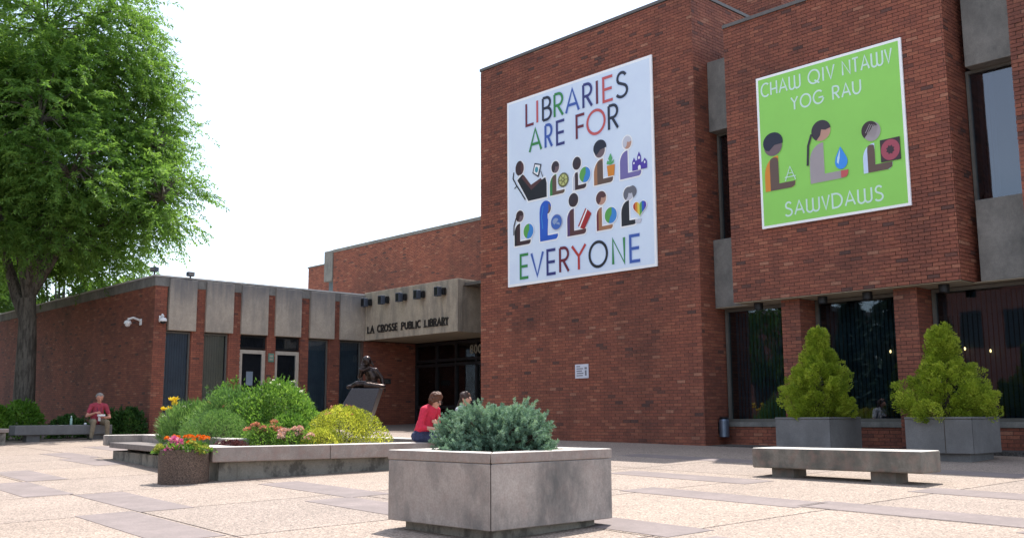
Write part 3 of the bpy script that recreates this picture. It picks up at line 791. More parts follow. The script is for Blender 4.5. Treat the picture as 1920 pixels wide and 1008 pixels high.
# reader in a reclining chair with a tablet
P = Print(Y0b)
P.poly([(.33,2.67),(.56,2.83),(.85,2.46),(1.36,2.60),(1.44,2.42),(1.44,2.03),(.74,2.03)],K['white']); P.disc(.48,2.945,.165,.205,K['white'])
P.poly([(.37,2.66),(.56,2.78),(.85,2.42),(1.36,2.56),(1.40,2.41),(1.40,2.07),(.76,2.07)],K['black'])
P.poly([(.52,2.70),(.60,2.76),(.86,2.46),(1.20,2.57),(1.24,2.52),(.87,2.33)],K['brown'])
P.disc(.48,2.945,.13,.17,K['brown']); P.poly(arc(.46,2.95,.15,.19,60,255,12)+[(.52,2.80),(.49,2.95)],K['dkbrown'])
P.stroke([(.25,2.88),(.22,2.73),(.34,2.54),(.48,2.36),(.66,2.12)],.035,K['black']); P.stroke([(.27,2.46),(.36,2.52)],.025,K['black'])
P.poly([(1.00,2.98),(1.24,2.91),(1.13,2.60),(.92,2.74)],K['navy']); P.poly([(1.02,2.94),(1.20,2.89),(1.11,2.65),(.96,2.75)],K['white']); P.disc(1.07,2.80,.06,.075,K['teal'],14)
P.stroke([(1.22,2.74),(1.28,2.58)],.02,K['navy'])
P.build('figure', bw)

# ------------------------------------------------------------------ green banner
gb = thing('banner', 'lime green banner with white lettering CHAW QIV NTAWV YOG RAU and three figures', 'banner', (-10.57, FY-0.012, 3.60))
MB().box(0,3.0,-0.035,0,0,3.06).build('board', K['white'], gb)
MB().box(0.05,2.95,-0.0375,-0.035,0.05,3.01).build('sheet', K['limegreen'], gb)
W2 = 0.034
def word(par, s, x0, x1, z0, z1, w, mat, gap=0.28):
    wd = {'I':.12,'W':1.15,'O':1.0,'Q':1.0,'C':.8,'G':.9,'N':.8,'A':.85,'D':.85,'U':.75}
    ws = [wd.get(c,.65) for c in s]; tot = sum(ws)+gap*(len(s)-1); k = (x1-x0)/tot; x = x0
    for c, ww in zip(s, ws):
        one_letter(par, c, x, x+ww*k, z0, z1, w, mat); x += (ww+gap)*k
word(gb,'CHAW',.12,.98,2.645,2.91,W2,'mint'); word(gb,'QIV',1.16,1.70,2.645,2.91,W2,'mint'); word(gb,'NTAWV',1.87,2.82,2.645,2.91,W2,'mint')
word(gb,'YOG',.77,1.44,2.23,2.48,W2,'mint'); word(gb,'RAU',1.65,2.20,2.23,2.48,W2,'mint')
word(gb,'SAWVDAWS',.53,2.50,.18,.44,W2,'mint')
def flask(P):
    P.stroke([(.57,.86),(.68,1.13),(.79,.86)],.022,K['mint']); P.stroke([(.56,.93),(.80,.93)],.018,K['mint']); P.stroke([(.62,1.0),(.74,1.0)],.014,K['mint'])
def dropfn(P):
    P.poly([(1.74,1.31),(1.64,1.12)]+arc(1.745,1.02,.125,.14,160,380,14)+[(1.84,1.12)],K['drop']); P.poly([(1.735,1.26),(1.67,1.10),(1.66,1.02),(1.69,.98),(1.72,1.10)],K['droplite'])
    P.poly([(1.73,.72),(1.73,.85),(1.88,.85),(1.87,.77),(1.83,.72)],K['coral'])
    P.stroke([(1.17,1.66),(1.09,1.45),(1.06,1.07)],.045,K['hair'])
def square(P):
    P.poly([(2.51,.85),(2.51,1.26),(2.88,1.26),(2.88,.85)],K['dkbrown']); P.disc(2.695,1.055,.175,.19,K['rose'])
    P.poly([(2.695+(.085 if i%2 else .06)*math.cos(i*math.pi/8),1.055+(.09 if i%2 else .065)*math.sin(i*math.pi/8)) for i in range(16)],K['dkbrown'])
def braids(P):
    for i in range(5): P.stroke([(2.25+i*.035,1.43-.02*i+.02),(2.34+i*.035,1.60-.012*i)],.014,K['sand'])
banner_figure(gb,-.040,.12,.43,1.40,.72,.78,.12,(.33,1.60,.20,.19),'greybrown','navy','orange','umber',flask,haircut=arc(.33,1.68,.22,.20,-15,225,16)+[(.24,1.52),(.36,1.62)],halo='limegreen',e=.012)
banner_figure(gb,-.040,1.10,1.40,1.46,.71,1.86,.145,(1.37,1.69,.195,.195),'skin','hair','sand',None,dropfn,halo='limegreen',e=.012)
banner_figure(gb,-.040,2.17,2.40,1.24,.71,2.72,.13,(2.37,1.46,.165,.18),'sand','dkbrown','ltblue','umber',lambda P: (square(P), braids(P)),haircut=arc(2.33,1.49,.16,.17,20,215,14)+[(2.22,1.36),(2.40,1.55)],halo='limegreen',e=.012)

# ------------------------------------------------------------------ raised letters on the canopy, number over the door
def raised(parent, s, x0, x1, z0, z1, y, w, mat, depth=0.03, serif=True, name='letter'):
    wd = {'I':.16,'O':.9,'C':.8,'A':.85,' ':.55,'U':.75}
    ws = [wd.get(c,.62) for c in s]; tot = sum(ws)+.30*(len(s)-1); k = (x1-x0)/tot; x = x0
    for c, ww in zip(s, ws):
        if c != ' ':
            b = MB()
            for j, q in enumerate(GLYPH[c]):
                st = [(x+p[0]*ww*k, z0+p[1]*(z1-z0)) for p in q]; V, Q = ribbon(st, w)
                yj = y-depth-0.0015*j
                n = len(V); b._add([(v[0],yj,v[1]) for v in V]+[(v[0],y,v[1]) for v in V], Q+[(2*i,2*i+2,n+2*i+2,n+2*i) for i in range(n//2-1)]+[(2*i+1,2*i+3,n+2*i+3,n+2*i+1) for i in range(n//2-1)])
            if serif and c in 'LIBRPAEHNUSY':
                feet = {'L':[0],'I':[.5],'B':[],'R':[0,1],'P':[0],'A':[0,1],'E':[],'U':[],'S':[],'Y':[.5]}.get(c,[0,1])
                for fx in feet: b.box(x+fx*ww*k-w*.95, x+fx*ww*k+w*.95, y-depth-0.004, y, z0-w*.55, z0-w*.02)
            b.build(name, M[mat], parent)
        x += (ww+.30)*k
raised(canopy,'LA CROSSE PUBLIC LIBRARY',-29.24,-24.74,2.965,3.19,CY,0.05,'letter_metal')
raised(door,'800',-26.33,-25.75,2.20,2.46,DY-0.07,0.05,'gold',0.01,False,'street_number')

# ================================================================== fixtures
ordw = ['first','second','third','fourth','fifth','sixth']
for i, x in enumerate((-29.14,-28.11,-27.09,-26.09,-24.99)):
    t = thing('wall_floodlight', f'{ordw[i]} grey box floodlight from the left on the concrete entrance canopy', 'lamp', (x, CY, 4.04), 0, 'floodlights on the entrance canopy')
    MB().box(-0.13,0.09,-0.32,-0.15,-0.16,0.15).build('housing', M['lamp_grey'], t, 0.015)
    MB().box(-0.10,0.06,-0.326,-0.321,-0.13,0.12).build('lens', M['dark_metal'], t)
    MB().box(-0.06,0.08,-0.15,0,-0.08,0.08).build('bracket', M['dark_metal'], t, 0.01)
    MB().box(0.085,0.17,-0.15,-0.04,-0.12,0.12).build('ballast', M['dark_metal'], t, 0.01)
for i, (x, nm) in enumerate(((-10.95,'nearest the narrow corner panel'),(-9.55,'between the first and second brick pier, left one'),(-8.65,'just left of the second brick pier'),(-7.25,'right of the second brick pier'))):
    t = thing('soffit_downlight', 'dark cylinder downlight under the brick overhang '+nm, 'lamp', (x, 17.0, 2.205), 0, 'downlights under the overhang')
    MB().lathe([(0.08,-0.135),(0.09,-0.13),(0.09,0.0)], 18).build('housing', M['dark_metal'], t, smooth=False)
    MB().lathe([(0.066,-0.139),(0.066,-0.136)], 18).build('lens', M['frame_dark'], t)
def roof_flood(x, y, z, rz, label, post):
    t = thing('roof_floodlight', label, 'lamp', (x, y, z), rz)
    MB().box(-0.11,0.11,-0.09,0.08,post,post+0.14).build('housing', M['lamp_grey'], t, 0.02)
    MB().box(-0.09,0.09,-0.098,-0.092,post+0.02,post+0.12).build('lens', M['panel'], t)
    MB().tube([(0,0,-0.02),(0,0,post)], 0.025, 8).build('stem', M['dark_metal'], t)
roof_flood(-29.75, 12.70, 4.375, 0.4, 'small floodlight on a stem at the roof corner of the low brick wing', 0.12)
roof_flood(-29.42, 13.72, 4.375, 1.57, 'boxy floodlight on the roof edge above the first concrete panel', 0.03)
def sec_cam(x, y, z, rz, label, arm):
    t = thing('security_camera', label, 'camera', (x, y, z), rz)
    MB().box(-0.07,0.07,-0.03,0,-0.10,0.10).build('mount', M['white_paint'], t, 0.01)
    MB().tube([(0,-0.03,0.05),(0,-arm*.6,0.12),(0,-arm,0.06)], 0.035, 8).build('arm', M['white_paint'], t)
    MB().lathe([(0.04,0.08),(0.10,0.05),(0.115,-0.02),(0.10,-0.04)], 16, (0,-arm,-0.05)).build('housing', M['white_paint'], t)
    MB().ball((0,-arm,-0.09), 0.085, 14, 8).build('dome', M['frame_dark'] if arm < .2 else M['white_paint'], t, smooth=True)
sec_cam(-30.45, LY, 2.98, 0, 'white dome security camera on a long arm on the shaded brick wall', 0.42)
sec_cam(LX, 12.87, 3.02, math.pi/2, 'white dome security camera beside the first concrete panel', 0.16)
t = thing('wall_sign', 'tiny green sign on the pier between two beige framed windows', 'sign', (LX, 16.68, 1.97))
MB().box(0,0.02,-0.10,0.10,-0.14,0.14).build('plate', plain('green_plate',(0.10,0.22,0.17,1),0.5), t)
P_ = MB(); P_.box(0.02,0.023,-0.06,0.06,0.02,0.08).box(0.02,0.023,-0.06,0.06,-0.08,-0.03); P_.build('print', M['panel'], t)
t = thing('wall_sign', 'dark rectangular sign on the brick side wall of the porch', 'sign', (LX, 21.35, 1.28))
MB().box(0,0.03,-0.22,0.22,-0.09,0.09).build('plate', plain('dark_plate',(0.02,0.03,0.03,1),0.4), t, 0.005)
P_ = MB(); P_.box(0.03,0.033,-0.17,0.10,0.01,0.045).box(0.03,0.033,-0.17,0.15,-0.05,-0.02); P_.build('print', M['frame'], t)
t = thing('notice_plaque', 'small white notice plaque alone on the tall brick wall', 'sign', (-15.68, FY-0.004, 0.85))
MB().box(0,0.41,-0.02,0,0,0.32).build('plate', K['pale'], t, 0.004)
P_ = MB()
for k, (a, b_) in enumerate(((.05,.16),(.05,.25),(.05,.22),(.06,.26),(.05,.24))): P_.box(a,b_,-0.0225,-0.02,0.26-k*0.052,0.275-k*0.052+0.008)
P_.box(.30,.37,-0.0225,-0.02,.205,.25); P_.box(.31,.36,-0.0225,-0.02,.06,.18)
P_.build('print', K['greyhair'], t)
t = thing('ash_receptacle', 'blue grey cylindrical ash receptacle fixed low on the wall', 'ash bin', (TX1+0.115, 17.2, -0.435))
MB().lathe([(0.10,0),(0.10,0.33),(0.085,0.36)], 20).build('body', M['steel_blue'], t)
MB().lathe([(0.07,0.361),(0.105,0.375),(0.08,0.40)], 20).build('lid', M['dark_metal'], t)
MB().box(-0.115,-0.098,-0.05,0.05,0.05,0.3).build('bracket', M['dark_metal'], t)
for i, (x, y, z, nm) in enumerate(((-8.61,17.68,1.15,'seen through the window left of the second pier'),(-7.25,17.68,1.13,'seen through the window beside the bushy right shrub'),(-6.82,17.68,1.07,'farthest right behind the dark glass'))):
    t = thing('pendant_lamp', 'small lit pendant lamp '+nm, 'lamp', (x, y, z), 0, 'lit lamps inside the library')
    MB().ball((0,0,0), (0.016,0.016,0.03), 10, 8).build('bulb', M['bulb'], t, smooth=True)
    MB().tube([(0,0,0.04),(0,0,2.20-z)], 0.003, 6).build('cord', M['dark_metal'], t)

# ================================================================== concrete furniture
def ring(b, x0, x1, y0, y1, w, z0, z1):
    """four cap stones round a rectangle"""
    b.box(x0,x1,y0,y0+w,z0,z1); b.box(x0,x1,y1-w,y1,z0,z1); b.box(x0,x0+w,y0+w+.003,y1-w-.003,z0,z1); b.box(x1-w,x1,y0+w+.003,y1-w-.003,z0,z1)
def square_planter(name, label, x0, x1, y0, y1, top, capz, bot, ground, w, body, cap, plinth, inset=0.10, rim_split=True, group=None, joint=None):
    cx, cy = (x0+x1)/2, (y0+y1)/2; hx, hy = (x1-x0)/2, (y1-y0)/2
    t = thing(name, label, 'planter', (cx, cy, ground), 0, group); Z = -ground
    z0, z1, zc = bot+Z, top+Z, capz+Z
    # four wall slabs with mitred looking corner joints
    g_ = 0.004
    def slab(poly): MB().prism(poly, z0, zc-0.004).build('side_slab', M[body], t, 0.007)
    wt = 0.10
    slab([(-hx+g_,-hy),(hx-g_,-hy),(hx-wt-g_,-hy+wt),(-hx+wt+g_,-hy+wt)])
    slab([(hx,-hy+g_),(hx,hy-g_),(hx-wt,hy-wt-g_),(hx-wt,-hy+wt+g_)])
    slab([(hx-g_,hy),(-hx+g_,hy),(-hx+wt+g_,hy-wt),(hx-wt-g_,hy-wt)])
    slab([(-hx,hy-g_),(-hx,-hy+g_),(-hx+wt,-hy+wt+g_),(-hx+wt,hy-wt-g_)])
    e = 0.004
    for poly in ([(-hx-e,-hy-e),(hx+e-g_,-hy-e),(hx-w-g_,-hy+w),(-hx+w,-hy+w)], [(hx+e,-hy-e+g_),(hx+e,hy+e),(hx-w,hy-w),(hx-w,-hy+w+g_)],
                 [(hx+e-g_,hy+e),(-hx-e,hy+e),(-hx+w,hy-w),(hx-w-g_,hy-w)], [(-hx-e,hy+e-g_),(-hx-e,-hy-e+g_),(-hx+w,-hy+w+g_),(-hx+w,hy-w-g_)]):
        MB().prism(poly, zc, z1).build('cap_stone', M[cap], t, 0.008)
    MB().box(-hx+inset,hx-inset,-hy+inset,hy-inset,-0.2,z0+0.02).build('plinth', M[plinth], t, 0.01)
    MB().box(-hx+wt+0.01,hx-wt-0.01,-hy+wt+0.01,hy-wt-0.01,z0+0.1,z1-0.05).build('soil', M['soil'], t)
    if joint is not None: MB().box(joint-0.004,joint+0.004,-hy-0.004,-hy+0.01,z0+0.01,zc-0.02).build('joint', M['soil'], t)
    return t
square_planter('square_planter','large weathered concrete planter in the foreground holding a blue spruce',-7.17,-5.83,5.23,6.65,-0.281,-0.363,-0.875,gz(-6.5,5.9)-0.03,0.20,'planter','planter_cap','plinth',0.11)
square_planter('square_planter','grey concrete planter behind the bench, left one by the brick pier',-9.495,-8.465,15.1,16.15,-0.040,-0.075,-0.585,gz(-9,15.6),0.10,'planter_grey','planter_grey','planter_grey',0.09)
square_planter('square_planter','grey concrete planter at far right with a vertical joint',-7.20,-6.165,15.1,16.13,-0.042,-0.077,-0.585,gz(-6.7,15.6),0.10,'planter_grey','planter_grey','planter_grey',0.09,joint=0.10)

# low bench on two blocks (right)
t = thing('concrete_bench','weathered concrete slab bench on two blocks at right','bench',(-6.38,11.62,gz(-6.38,11.62)))
zg = -gz(-6.26,11.62)
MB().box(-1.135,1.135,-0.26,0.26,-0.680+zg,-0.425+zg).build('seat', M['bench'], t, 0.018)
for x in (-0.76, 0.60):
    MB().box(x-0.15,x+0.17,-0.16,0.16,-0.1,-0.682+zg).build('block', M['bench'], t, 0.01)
# bench by the wall where the man sits
t = thing('concrete_bench','long grey concrete bench by the shaded wall with a man on it','bench',(-28.55,9.8,gz(-28.55,9.8)))
zg = -gz(-28.55,9.8)
MB().box(-0.27,0.27,-1.28,1.28,-0.425+zg,-0.165+zg).build('seat', M['planter_grey'], t, 0.02)
for y in (-0.78, 0.92): MB().box(-0.17,0.17,y-0.17,y+0.17,-0.1,-0.427+zg).build('block', M['planter_grey'], t, 0.01)
# kerb of a bed at the far left edge
t = thing('low_planter','low concrete planter wall cut by the left picture edge','planter',(-27.4,7.3,gz(-27.4,7.3)))
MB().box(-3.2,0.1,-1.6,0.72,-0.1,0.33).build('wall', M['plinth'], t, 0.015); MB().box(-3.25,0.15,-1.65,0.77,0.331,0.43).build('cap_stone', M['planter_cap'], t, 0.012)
MB().box(-3.0,-0.1,-1.4,0.5,0.431,0.437).build('soil', M['soil'], t)

# big low flower bed with built-in seat, turned a little from the building
RZ = math.radians(-9)
bedz = gz(-15, 8.5)
bed = thing('flower_bed','big low concrete flower bed with overhanging cap in the middle of plaza','planter',(-12.90,6.50,bedz),RZ)
# local frame: x = -t (to the left), y = s (towards the building)
def B_(z): return z-bedz
TL, SL = 6.3, 4.6
zc0, zc1 = -0.595, -0.390
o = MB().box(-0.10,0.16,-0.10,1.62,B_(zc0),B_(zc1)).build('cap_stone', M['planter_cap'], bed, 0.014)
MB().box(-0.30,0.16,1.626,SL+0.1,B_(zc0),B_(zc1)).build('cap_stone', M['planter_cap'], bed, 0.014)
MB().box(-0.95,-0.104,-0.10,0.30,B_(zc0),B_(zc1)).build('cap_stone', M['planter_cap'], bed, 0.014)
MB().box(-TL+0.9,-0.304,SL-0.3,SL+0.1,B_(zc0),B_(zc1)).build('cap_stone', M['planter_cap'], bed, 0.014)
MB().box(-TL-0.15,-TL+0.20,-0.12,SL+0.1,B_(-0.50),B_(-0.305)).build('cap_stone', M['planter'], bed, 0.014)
MB().box(-TL+0.206,-0.96,0.50,0.80,B_(-0.50),B_(-0.305)).build('cap_stone', M['planter'], bed, 0.014)
MB().box(-TL+0.206,-0.96,-0.08,0.494,B_(-0.535),B_(-0.44)).build('seat', M['seat_slab'], bed, 0.01)
MB().box(-TL,-0.0,0.04,0.30,-0.25,B_(zc0)-0.002).build('plinth', M['plinth'], bed, 0.01)
MB().box(-0.28,-0.02,0.302,SL,-0.25,B_(zc0)-0.002).build('plinth', M['plinth'], bed, 0.01)
MB().box(-TL,-0.284,SL-0.25,SL,-0.25,B_(zc0)-0.002).build('plinth', M['plinth'], bed, 0.01)
MB().box(-TL,-TL+0.2,0.302,SL-0.256,-0.25,B_(-0.505)).build('plinth', M['plinth'], bed, 0.01)
MB().box(-TL+0.18,-0.10,0.60,SL-0.2,-0.2,B_(-0.46)).build('soil', M['soil'], bed)
def bedw(t_, s_):   # bed frame (t to the left, s inwards) -> world xy
    c, s = math.cos(RZ), math.sin(RZ); x, y = -t_, s_
    return -12.90+c*x-s*y, 6.50+s*x+c*y

# round aggregate pot
CPX, CPY = -13.03, 6.10
cp = thing('round_planter','round brown pebble concrete pot full of orange and pink flowers','planter',(CPX,CPY,gz(CPX,CPY)))
MB().lathe([(0.325,-0.05),(0.33,0.02),(0.335,0.44),(0.33,0.452),(0.29,0.452),(0.285,0.40)], 40).build('pot', M['agg_brown'], cp)
MB().lathe([(0.286,0.36),(0.286,0.405)], 32).build('soil', M['soil'], cp)

# ================================================================== plants
def leaves(name, mat, pos, dirs, nrm, Ls, Ws, tone, parent=None, fold=0.0):
    pos = np.asarray(pos, float); n = len(pos)
    d = np.asarray(dirs, float); d /= np.linalg.norm(d, axis=1, keepdims=True)+1e-9
    w = np.cross(d, np.asarray(nrm, float)); w /= np.linalg.norm(w, axis=1, keepdims=True)+1e-9
    Ls = np.broadcast_to(Ls, n)[:,None]; Ws = np.broadcast_to(Ws, n)[:,None]
    V = np.empty((n,4,3)); V[:,0] = pos; V[:,1] = pos+d*Ls*0.45+w*Ws*0.5; V[:,2] = pos+d*Ls; V[:,3] = pos+d*Ls*0.45-w*Ws*0.5
    if fold:
        nn = np.cross(w, d); V[:,2] -= nn*Ls*fold
    Q = np.arange(n*4).reshape(n,4)
    me = fast_mesh(name, V.reshape(-1,3), Q, mat, {'tone': np.clip(tone,0,1)})
    o = bpy.data.objects.new(name, me); link(o, parent); return o
def rdir(n): v = rng.normal(size=(n,3)); return v/np.linalg.norm(v,axis=1,keepdims=True)
def G4(a, b, c): return (a, b, c, 1)
LM = {
 'locust': leafmat('locust_leaf', G4(0.070,0.150,0.034), G4(0.135,0.265,0.056), G4(0.235,0.385,0.095), 0.55),
 'backtree': leafmat('back_leaf', G4(0.035,0.080,0.016), G4(0.065,0.140,0.026), G4(0.120,0.200,0.045), 0.45),
 'arbor': leafmat('golden_arborvitae', G4(0.130,0.200,0.022), G4(0.310,0.410,0.042), G4(0.540,0.600,0.095), 0.45),
 'spruce': leafmat('blue_spruce', G4(0.085,0.160,0.115), G4(0.175,0.300,0.220), G4(0.350,0.500,0.375), 0.25),
 'dspruce': leafmat('dark_spruce', G4(0.010,0.024,0.016), G4(0.018,0.040,0.026), G4(0.030,0.060,0.036), 0.1),
 'green': leafmat('garden_green', G4(0.060,0.140,0.026), G4(0.120,0.250,0.045), G4(0.230,0.380,0.090), 0.45),
 'fine': leafmat('feathery_green', G4(0.065,0.150,0.045), G4(0.115,0.230,0.070), G4(0.200,0.330,0.115), 0.45),
 'gold': leafmat('golden_spirea', G4(0.190,0.230,0.026), G4(0.350,0.400,0.055), G4(0.580,0.580,0.110), 0.45),
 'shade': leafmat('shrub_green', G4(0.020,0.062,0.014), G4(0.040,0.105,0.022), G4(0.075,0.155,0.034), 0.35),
 'bright': leafmat('bright_shrub', G4(0.060,0.150,0.016), G4(0.105,0.230,0.026), G4(0.180,0.310,0.050), 0.4),
 'coral': leafmat('coral_flower', G4(0.42,0.16,0.11), G4(0.52,0.22,0.16), G4(0.62,0.34,0.26), 0.3),
 'pink': leafmat('pale_pink_flower', G4(0.52,0.26,0.26), G4(0.62,0.38,0.36), G4(0.74,0.56,0.52), 0.3),
 'magenta': leafmat('magenta_flower', G4(0.55,0.07,0.28), G4(0.68,0.15,0.40), G4(0.78,0.40,0.58), 0.3),
 'orange': leafmat('orange_flower', G4(0.60,0.09,0.010), G4(0.72,0.16,0.012), G4(0.80,0.28,0.03), 0.3),
 'yellow': leafmat('yellow_flower', G4(0.70,0.45,0.015), G4(0.80,0.60,0.03), G4(0.85,0.72,0.12), 0.3),
 'white': leafmat('white_flower', G4(0.60,0.62,0.55), G4(0.70,0.72,0.66), G4(0.80,0.80,0.76), 0.3),
 'lime': leafmat('lime_leaf', G4(0.22,0.26,0.04), G4(0.34,0.38,0.07), G4(0.50,0.50,0.14), 0.35),
 'plum': leafmat('plum_leaf', G4(0.05,0.015,0.025), G4(0.09,0.03,0.04), G4(0.16,0.06,0.07), 0.3),
}
M['bark'] = concrete('grey_bark', (0.150,0.130,0.105,1), (0.045,0.038,0.030,1), 0.9, 5.0, lo=0.44, hi=0.58, stretch=0.18)
M['twig'] = plain('twig', (0.06,0.042,0.028,1), 0.9, var=0.3)

def mound(n, rx, ry, h, fill=0.45, lumps=7, amp=0.22):
    """points on/in an uneven dome, with outward directions"""
    a = rng.uniform(0, 2*np.pi, n); z = rng.uniform(0, 1, n)**0.8
    ph = rng.uniform(0, 6.28, lumps); fr = rng.integers(2, 6, lumps)
    k = 1+amp*sum(np.sin(fr[i]*a+ph[i]+3*z*(i%3)) for i in range(lumps))/math.sqrt(lumps)
    rr = 1-fill*rng.uniform(0, 1, n)**2
    c = np.sqrt(np.clip(1-z**2, 0.02, 1))
    p = np.stack([np.cos(a)*c*k*rr*rx, np.sin(a)*c*k*rr*ry, z*h*(0.75+0.25*k)*(0.6+0.4*rr)], 1)
    d = np.stack([np.cos(a)*c, np.sin(a)*c, z*0.9+0.25], 1)
    return p, d, rr
def bush(name, label, xy, z, rx, ry, h, mat, n, Lf, Wf, up=0.3, jit=0.7, stems=8, cat='shrub', lumps=7, amp=0.22, flowers=None, spike=0.0):
    t = thing(name, label, cat, (xy[0], xy[1], z), 0)
    if cat != 'shrub' or name != 'shrub': n = int(n*1.9); Lf *= .74; Wf *= .72
    p, d, rr = mound(n, rx, ry, h, lumps=lumps, amp=amp)
    if spike:
        m_ = rng.random(n) < spike; p[m_, 2] *= rng.uniform(1.0, 1.14, m_.sum())
    dd = d+rng.normal(size=(n,3))*jit; dd[:,2] += up
    if spike:
        ex_p, ex_d = [], []
        for k in range(34):
            q0 = p[rng.integers(n)].copy()
            if q0[2] < .45*h: continue
            dv = np.array((q0[0]*.35, q0[1]*.35, 1.0))+rng.normal(size=3)*.15; dv /= np.linalg.norm(dv)
            m2 = 26; s2 = rng.random(m2); ln = rng.uniform(.10,.24)
            ex_p.append(q0+np.outer(s2*ln, dv)); ex_d.append(rdir(m2)*.9+dv*.7)
        p = np.concatenate([p]+ex_p); dd = np.concatenate([dd]+ex_d); n = len(p)
    tuft = np.floor(p[:,0]*7)+np.floor(p[:,1]*7)*13+np.floor(p[:,2]*7)*29
    tn = 0.5+0.22*np.sin(tuft*12.9898)+rng.normal(size=n)*0.2
    leaves('foliage', LM[mat], p, dd, rdir(n), Lf*rng.uniform(.6,1.3,n), Wf*rng.uniform(.7,1.2,n), tn, t, 0.12)
    b = MB()
    for k in range(stems):
        a = k*6.283/stems+0.3; b.tube([(0.05*math.cos(a)*rx,0.05*math.sin(a)*ry,-0.08),(0.3*rx*math.cos(a),0.3*ry*math.sin(a),0.45*h),(0.55*rx*math.cos(a),0.55*ry*math.sin(a),0.75*h)], [0.012,0.008,0.003], 5)
    b.build('stem', M['twig'], t)
    for fl in flowers or ():
        fm, cnt, r, zlo, size, per = fl[:6]; cond = fl[6] if len(fl) > 6 else None
        k = 0; tries = 0
        while k < cnt and tries < cnt*60:
            tries += 1
            q = p[rng.integers(n)]
            if q[2] < zlo*h: continue
            if cond and not cond(q): continue
            k += 1; c = q*1.03+np.array((0,0,0.01))
            dv = rdir(per); dv[:,2] = np.abs(dv[:,2])*0.8+0.1
            leaves('flower', LM[fm], c+dv*r*0.5, dv+rng.normal(size=dv.shape)*.4, rdir(per), size, size*0.8, rng.uniform(0,1,per), t)
    return t

SO = -0.46
def bxy(t_, s_): return bedw(t_, s_)
cammask = lambda q: q[0]*0.6-q[1]*0.4 > -0.1
bush('flowering_shrub','tallest green leafy shrub in the middle of the flower bed',(-14.97,8.62),SO,0.85,0.75,1.02,'green',5200,0.085,0.038,0.5,0.75,10,spike=0.15,amp=0.32,flowers=[('white',14,0.03,0.8,0.03,14)])
bush('flowering_shrub','loose green shrub left of the tallest one with a few reddish buds',(-15.65,8.10),SO,0.68,0.58,0.88,'fine',4200,0.08,0.026,0.6,0.7,9,spike=0.3,amp=0.3,flowers=[('coral',8,0.03,0.7,0.025,10)])
bush('feathery_plant','low feathery green plant in front of the loose shrub',(-14.75,7.42),SO,0.60,0.45,0.56,'fine',4800,0.06,0.014,0.35,0.8,8)
bush('grassy_plant','spiky green clump at the left end of the flower bed',(-16.85,8.05),SO,0.66,0.50,0.66,'fine',3200,0.20,0.018,1.0,0.5,8,flowers=[('white',6,0.03,0.5,0.03,12)])
bush('leafy_perennial','upright green perennials behind the spiky clump',(-16.5,8.55),SO,0.60,0.50,0.92,'green',2800,0.09,0.035,0.6,0.6,8,amp=0.35,spike=0.3)
bush('golden_spirea','rounded golden yellow spirea at the right of the flower bed',(-13.45,8.92),SO,0.68,0.60,0.62,'gold',5600,0.05,0.024,0.3,0.8,10,flowers=[('coral',26,0.028,0.75,0.018,16)])
bush('golden_spirea','small golden clump spilling beside the pale pink flowers',(-13.05,8.28),SO,0.32,0.28,0.30,'gold',1500,0.045,0.022,0.3,0.8,6)
bush('sedum_plant','coral pink flower heads in the middle of the flower bed',(-13.72,7.72),SO,0.34,0.30,0.34,'green',1300,0.06,0.028,0.4,0.6,7,cat='flower',flowers=[('coral',26,0.075,0.60,0.036,44)])
bush('sedum_plant','pale pink flower heads nearest the bed edge',(-13.18,7.88),SO,0.27,0.25,0.28,'green',900,0.05,0.025,0.4,0.6,7,cat='flower',flowers=[('pink',24,0.075,0.40,0.036,44)])
bush('edging_plant','low dark plum edging plant along the bed cap',(-13.75,7.15),SO,0.42,0.14,0.13,'plum',800,0.04,0.025,0.3,0.8,5,cat='flower',flowers=[('white',5,0.02,0.4,0.02,10)])
bush('leafy_perennial','green filler plant between coral flowers and golden spirea',(-14.1,8.35),SO,0.45,0.40,0.50,'green',2000,0.075,0.034,0.4,0.7,7)
# lilies
t = thing('lily_clump','yellow lilies at the left end of the flower bed','flower',(-17.62,7.98,SO))
n = 420; a = rng.uniform(0,6.28,n); q = np.stack([np.cos(a)*.1*rng.random(n), np.sin(a)*.1*rng.random(n), rng.uniform(0,.3,n)],1)
leaves('foliage', LM['fine'], q, np.stack([np.cos(a),np.sin(a),rng.uniform(.6,1.6,n)],1), rdir(n), rng.uniform(.18,.36,n), .022, rng.uniform(0,1,n), t, .25)
for k in range(7):
    x, y = rng.uniform(-.16,.16), rng.uniform(-.14,.14); z = rng.uniform(.60,.80)
    st = MB().tube([(x*.3,y*.3,-.08),(x*.8,y*.8,z*.6),(x,y,z)], .005, 5).build('stem', M['twig'], t)
    pd = np.array([(math.cos(j*1.047),math.sin(j*1.047),.7) for j in range(6)]*2); pd[6:,2] = 1.4
    leaves('flower', LM['yellow'], np.tile((x,y,z),(12,1)), pd, rdir(12), .085, .04, rng.uniform(0,1,12), t, .3)

# flowers in the round pot
t = thing('pot_flowers','orange marigolds, pink petunias and lime foliage in the round pot','flower',(CPX,CPY,gz(CPX,CPY)+0.40))
p, d, rr = mound(1500, .36, .36, .15); dd = d+rng.normal(size=d.shape)*.6
leaves('foliage', LM['green'], p, dd, rdir(1500), .05, .026, rng.uniform(0,.7,1500), t, .1)
def blobs(mat, name, cs, r, per, size):
    for c in cs:
        dv = rdir(per); dv[:,2] = np.abs(dv[:,2])
        leaves(name, LM[mat], np.array(c)+dv*r*.55, dv+rng.normal(size=dv.shape)*.3, rdir(per), size, size*.85, rng.uniform(0,1,per), t)
rr2 = lambda x0,x1,y0,y1,z0,z1,k: [(rng.uniform(x0,x1),rng.uniform(y0,y1),rng.uniform(z0,z1)) for _ in range(k)]
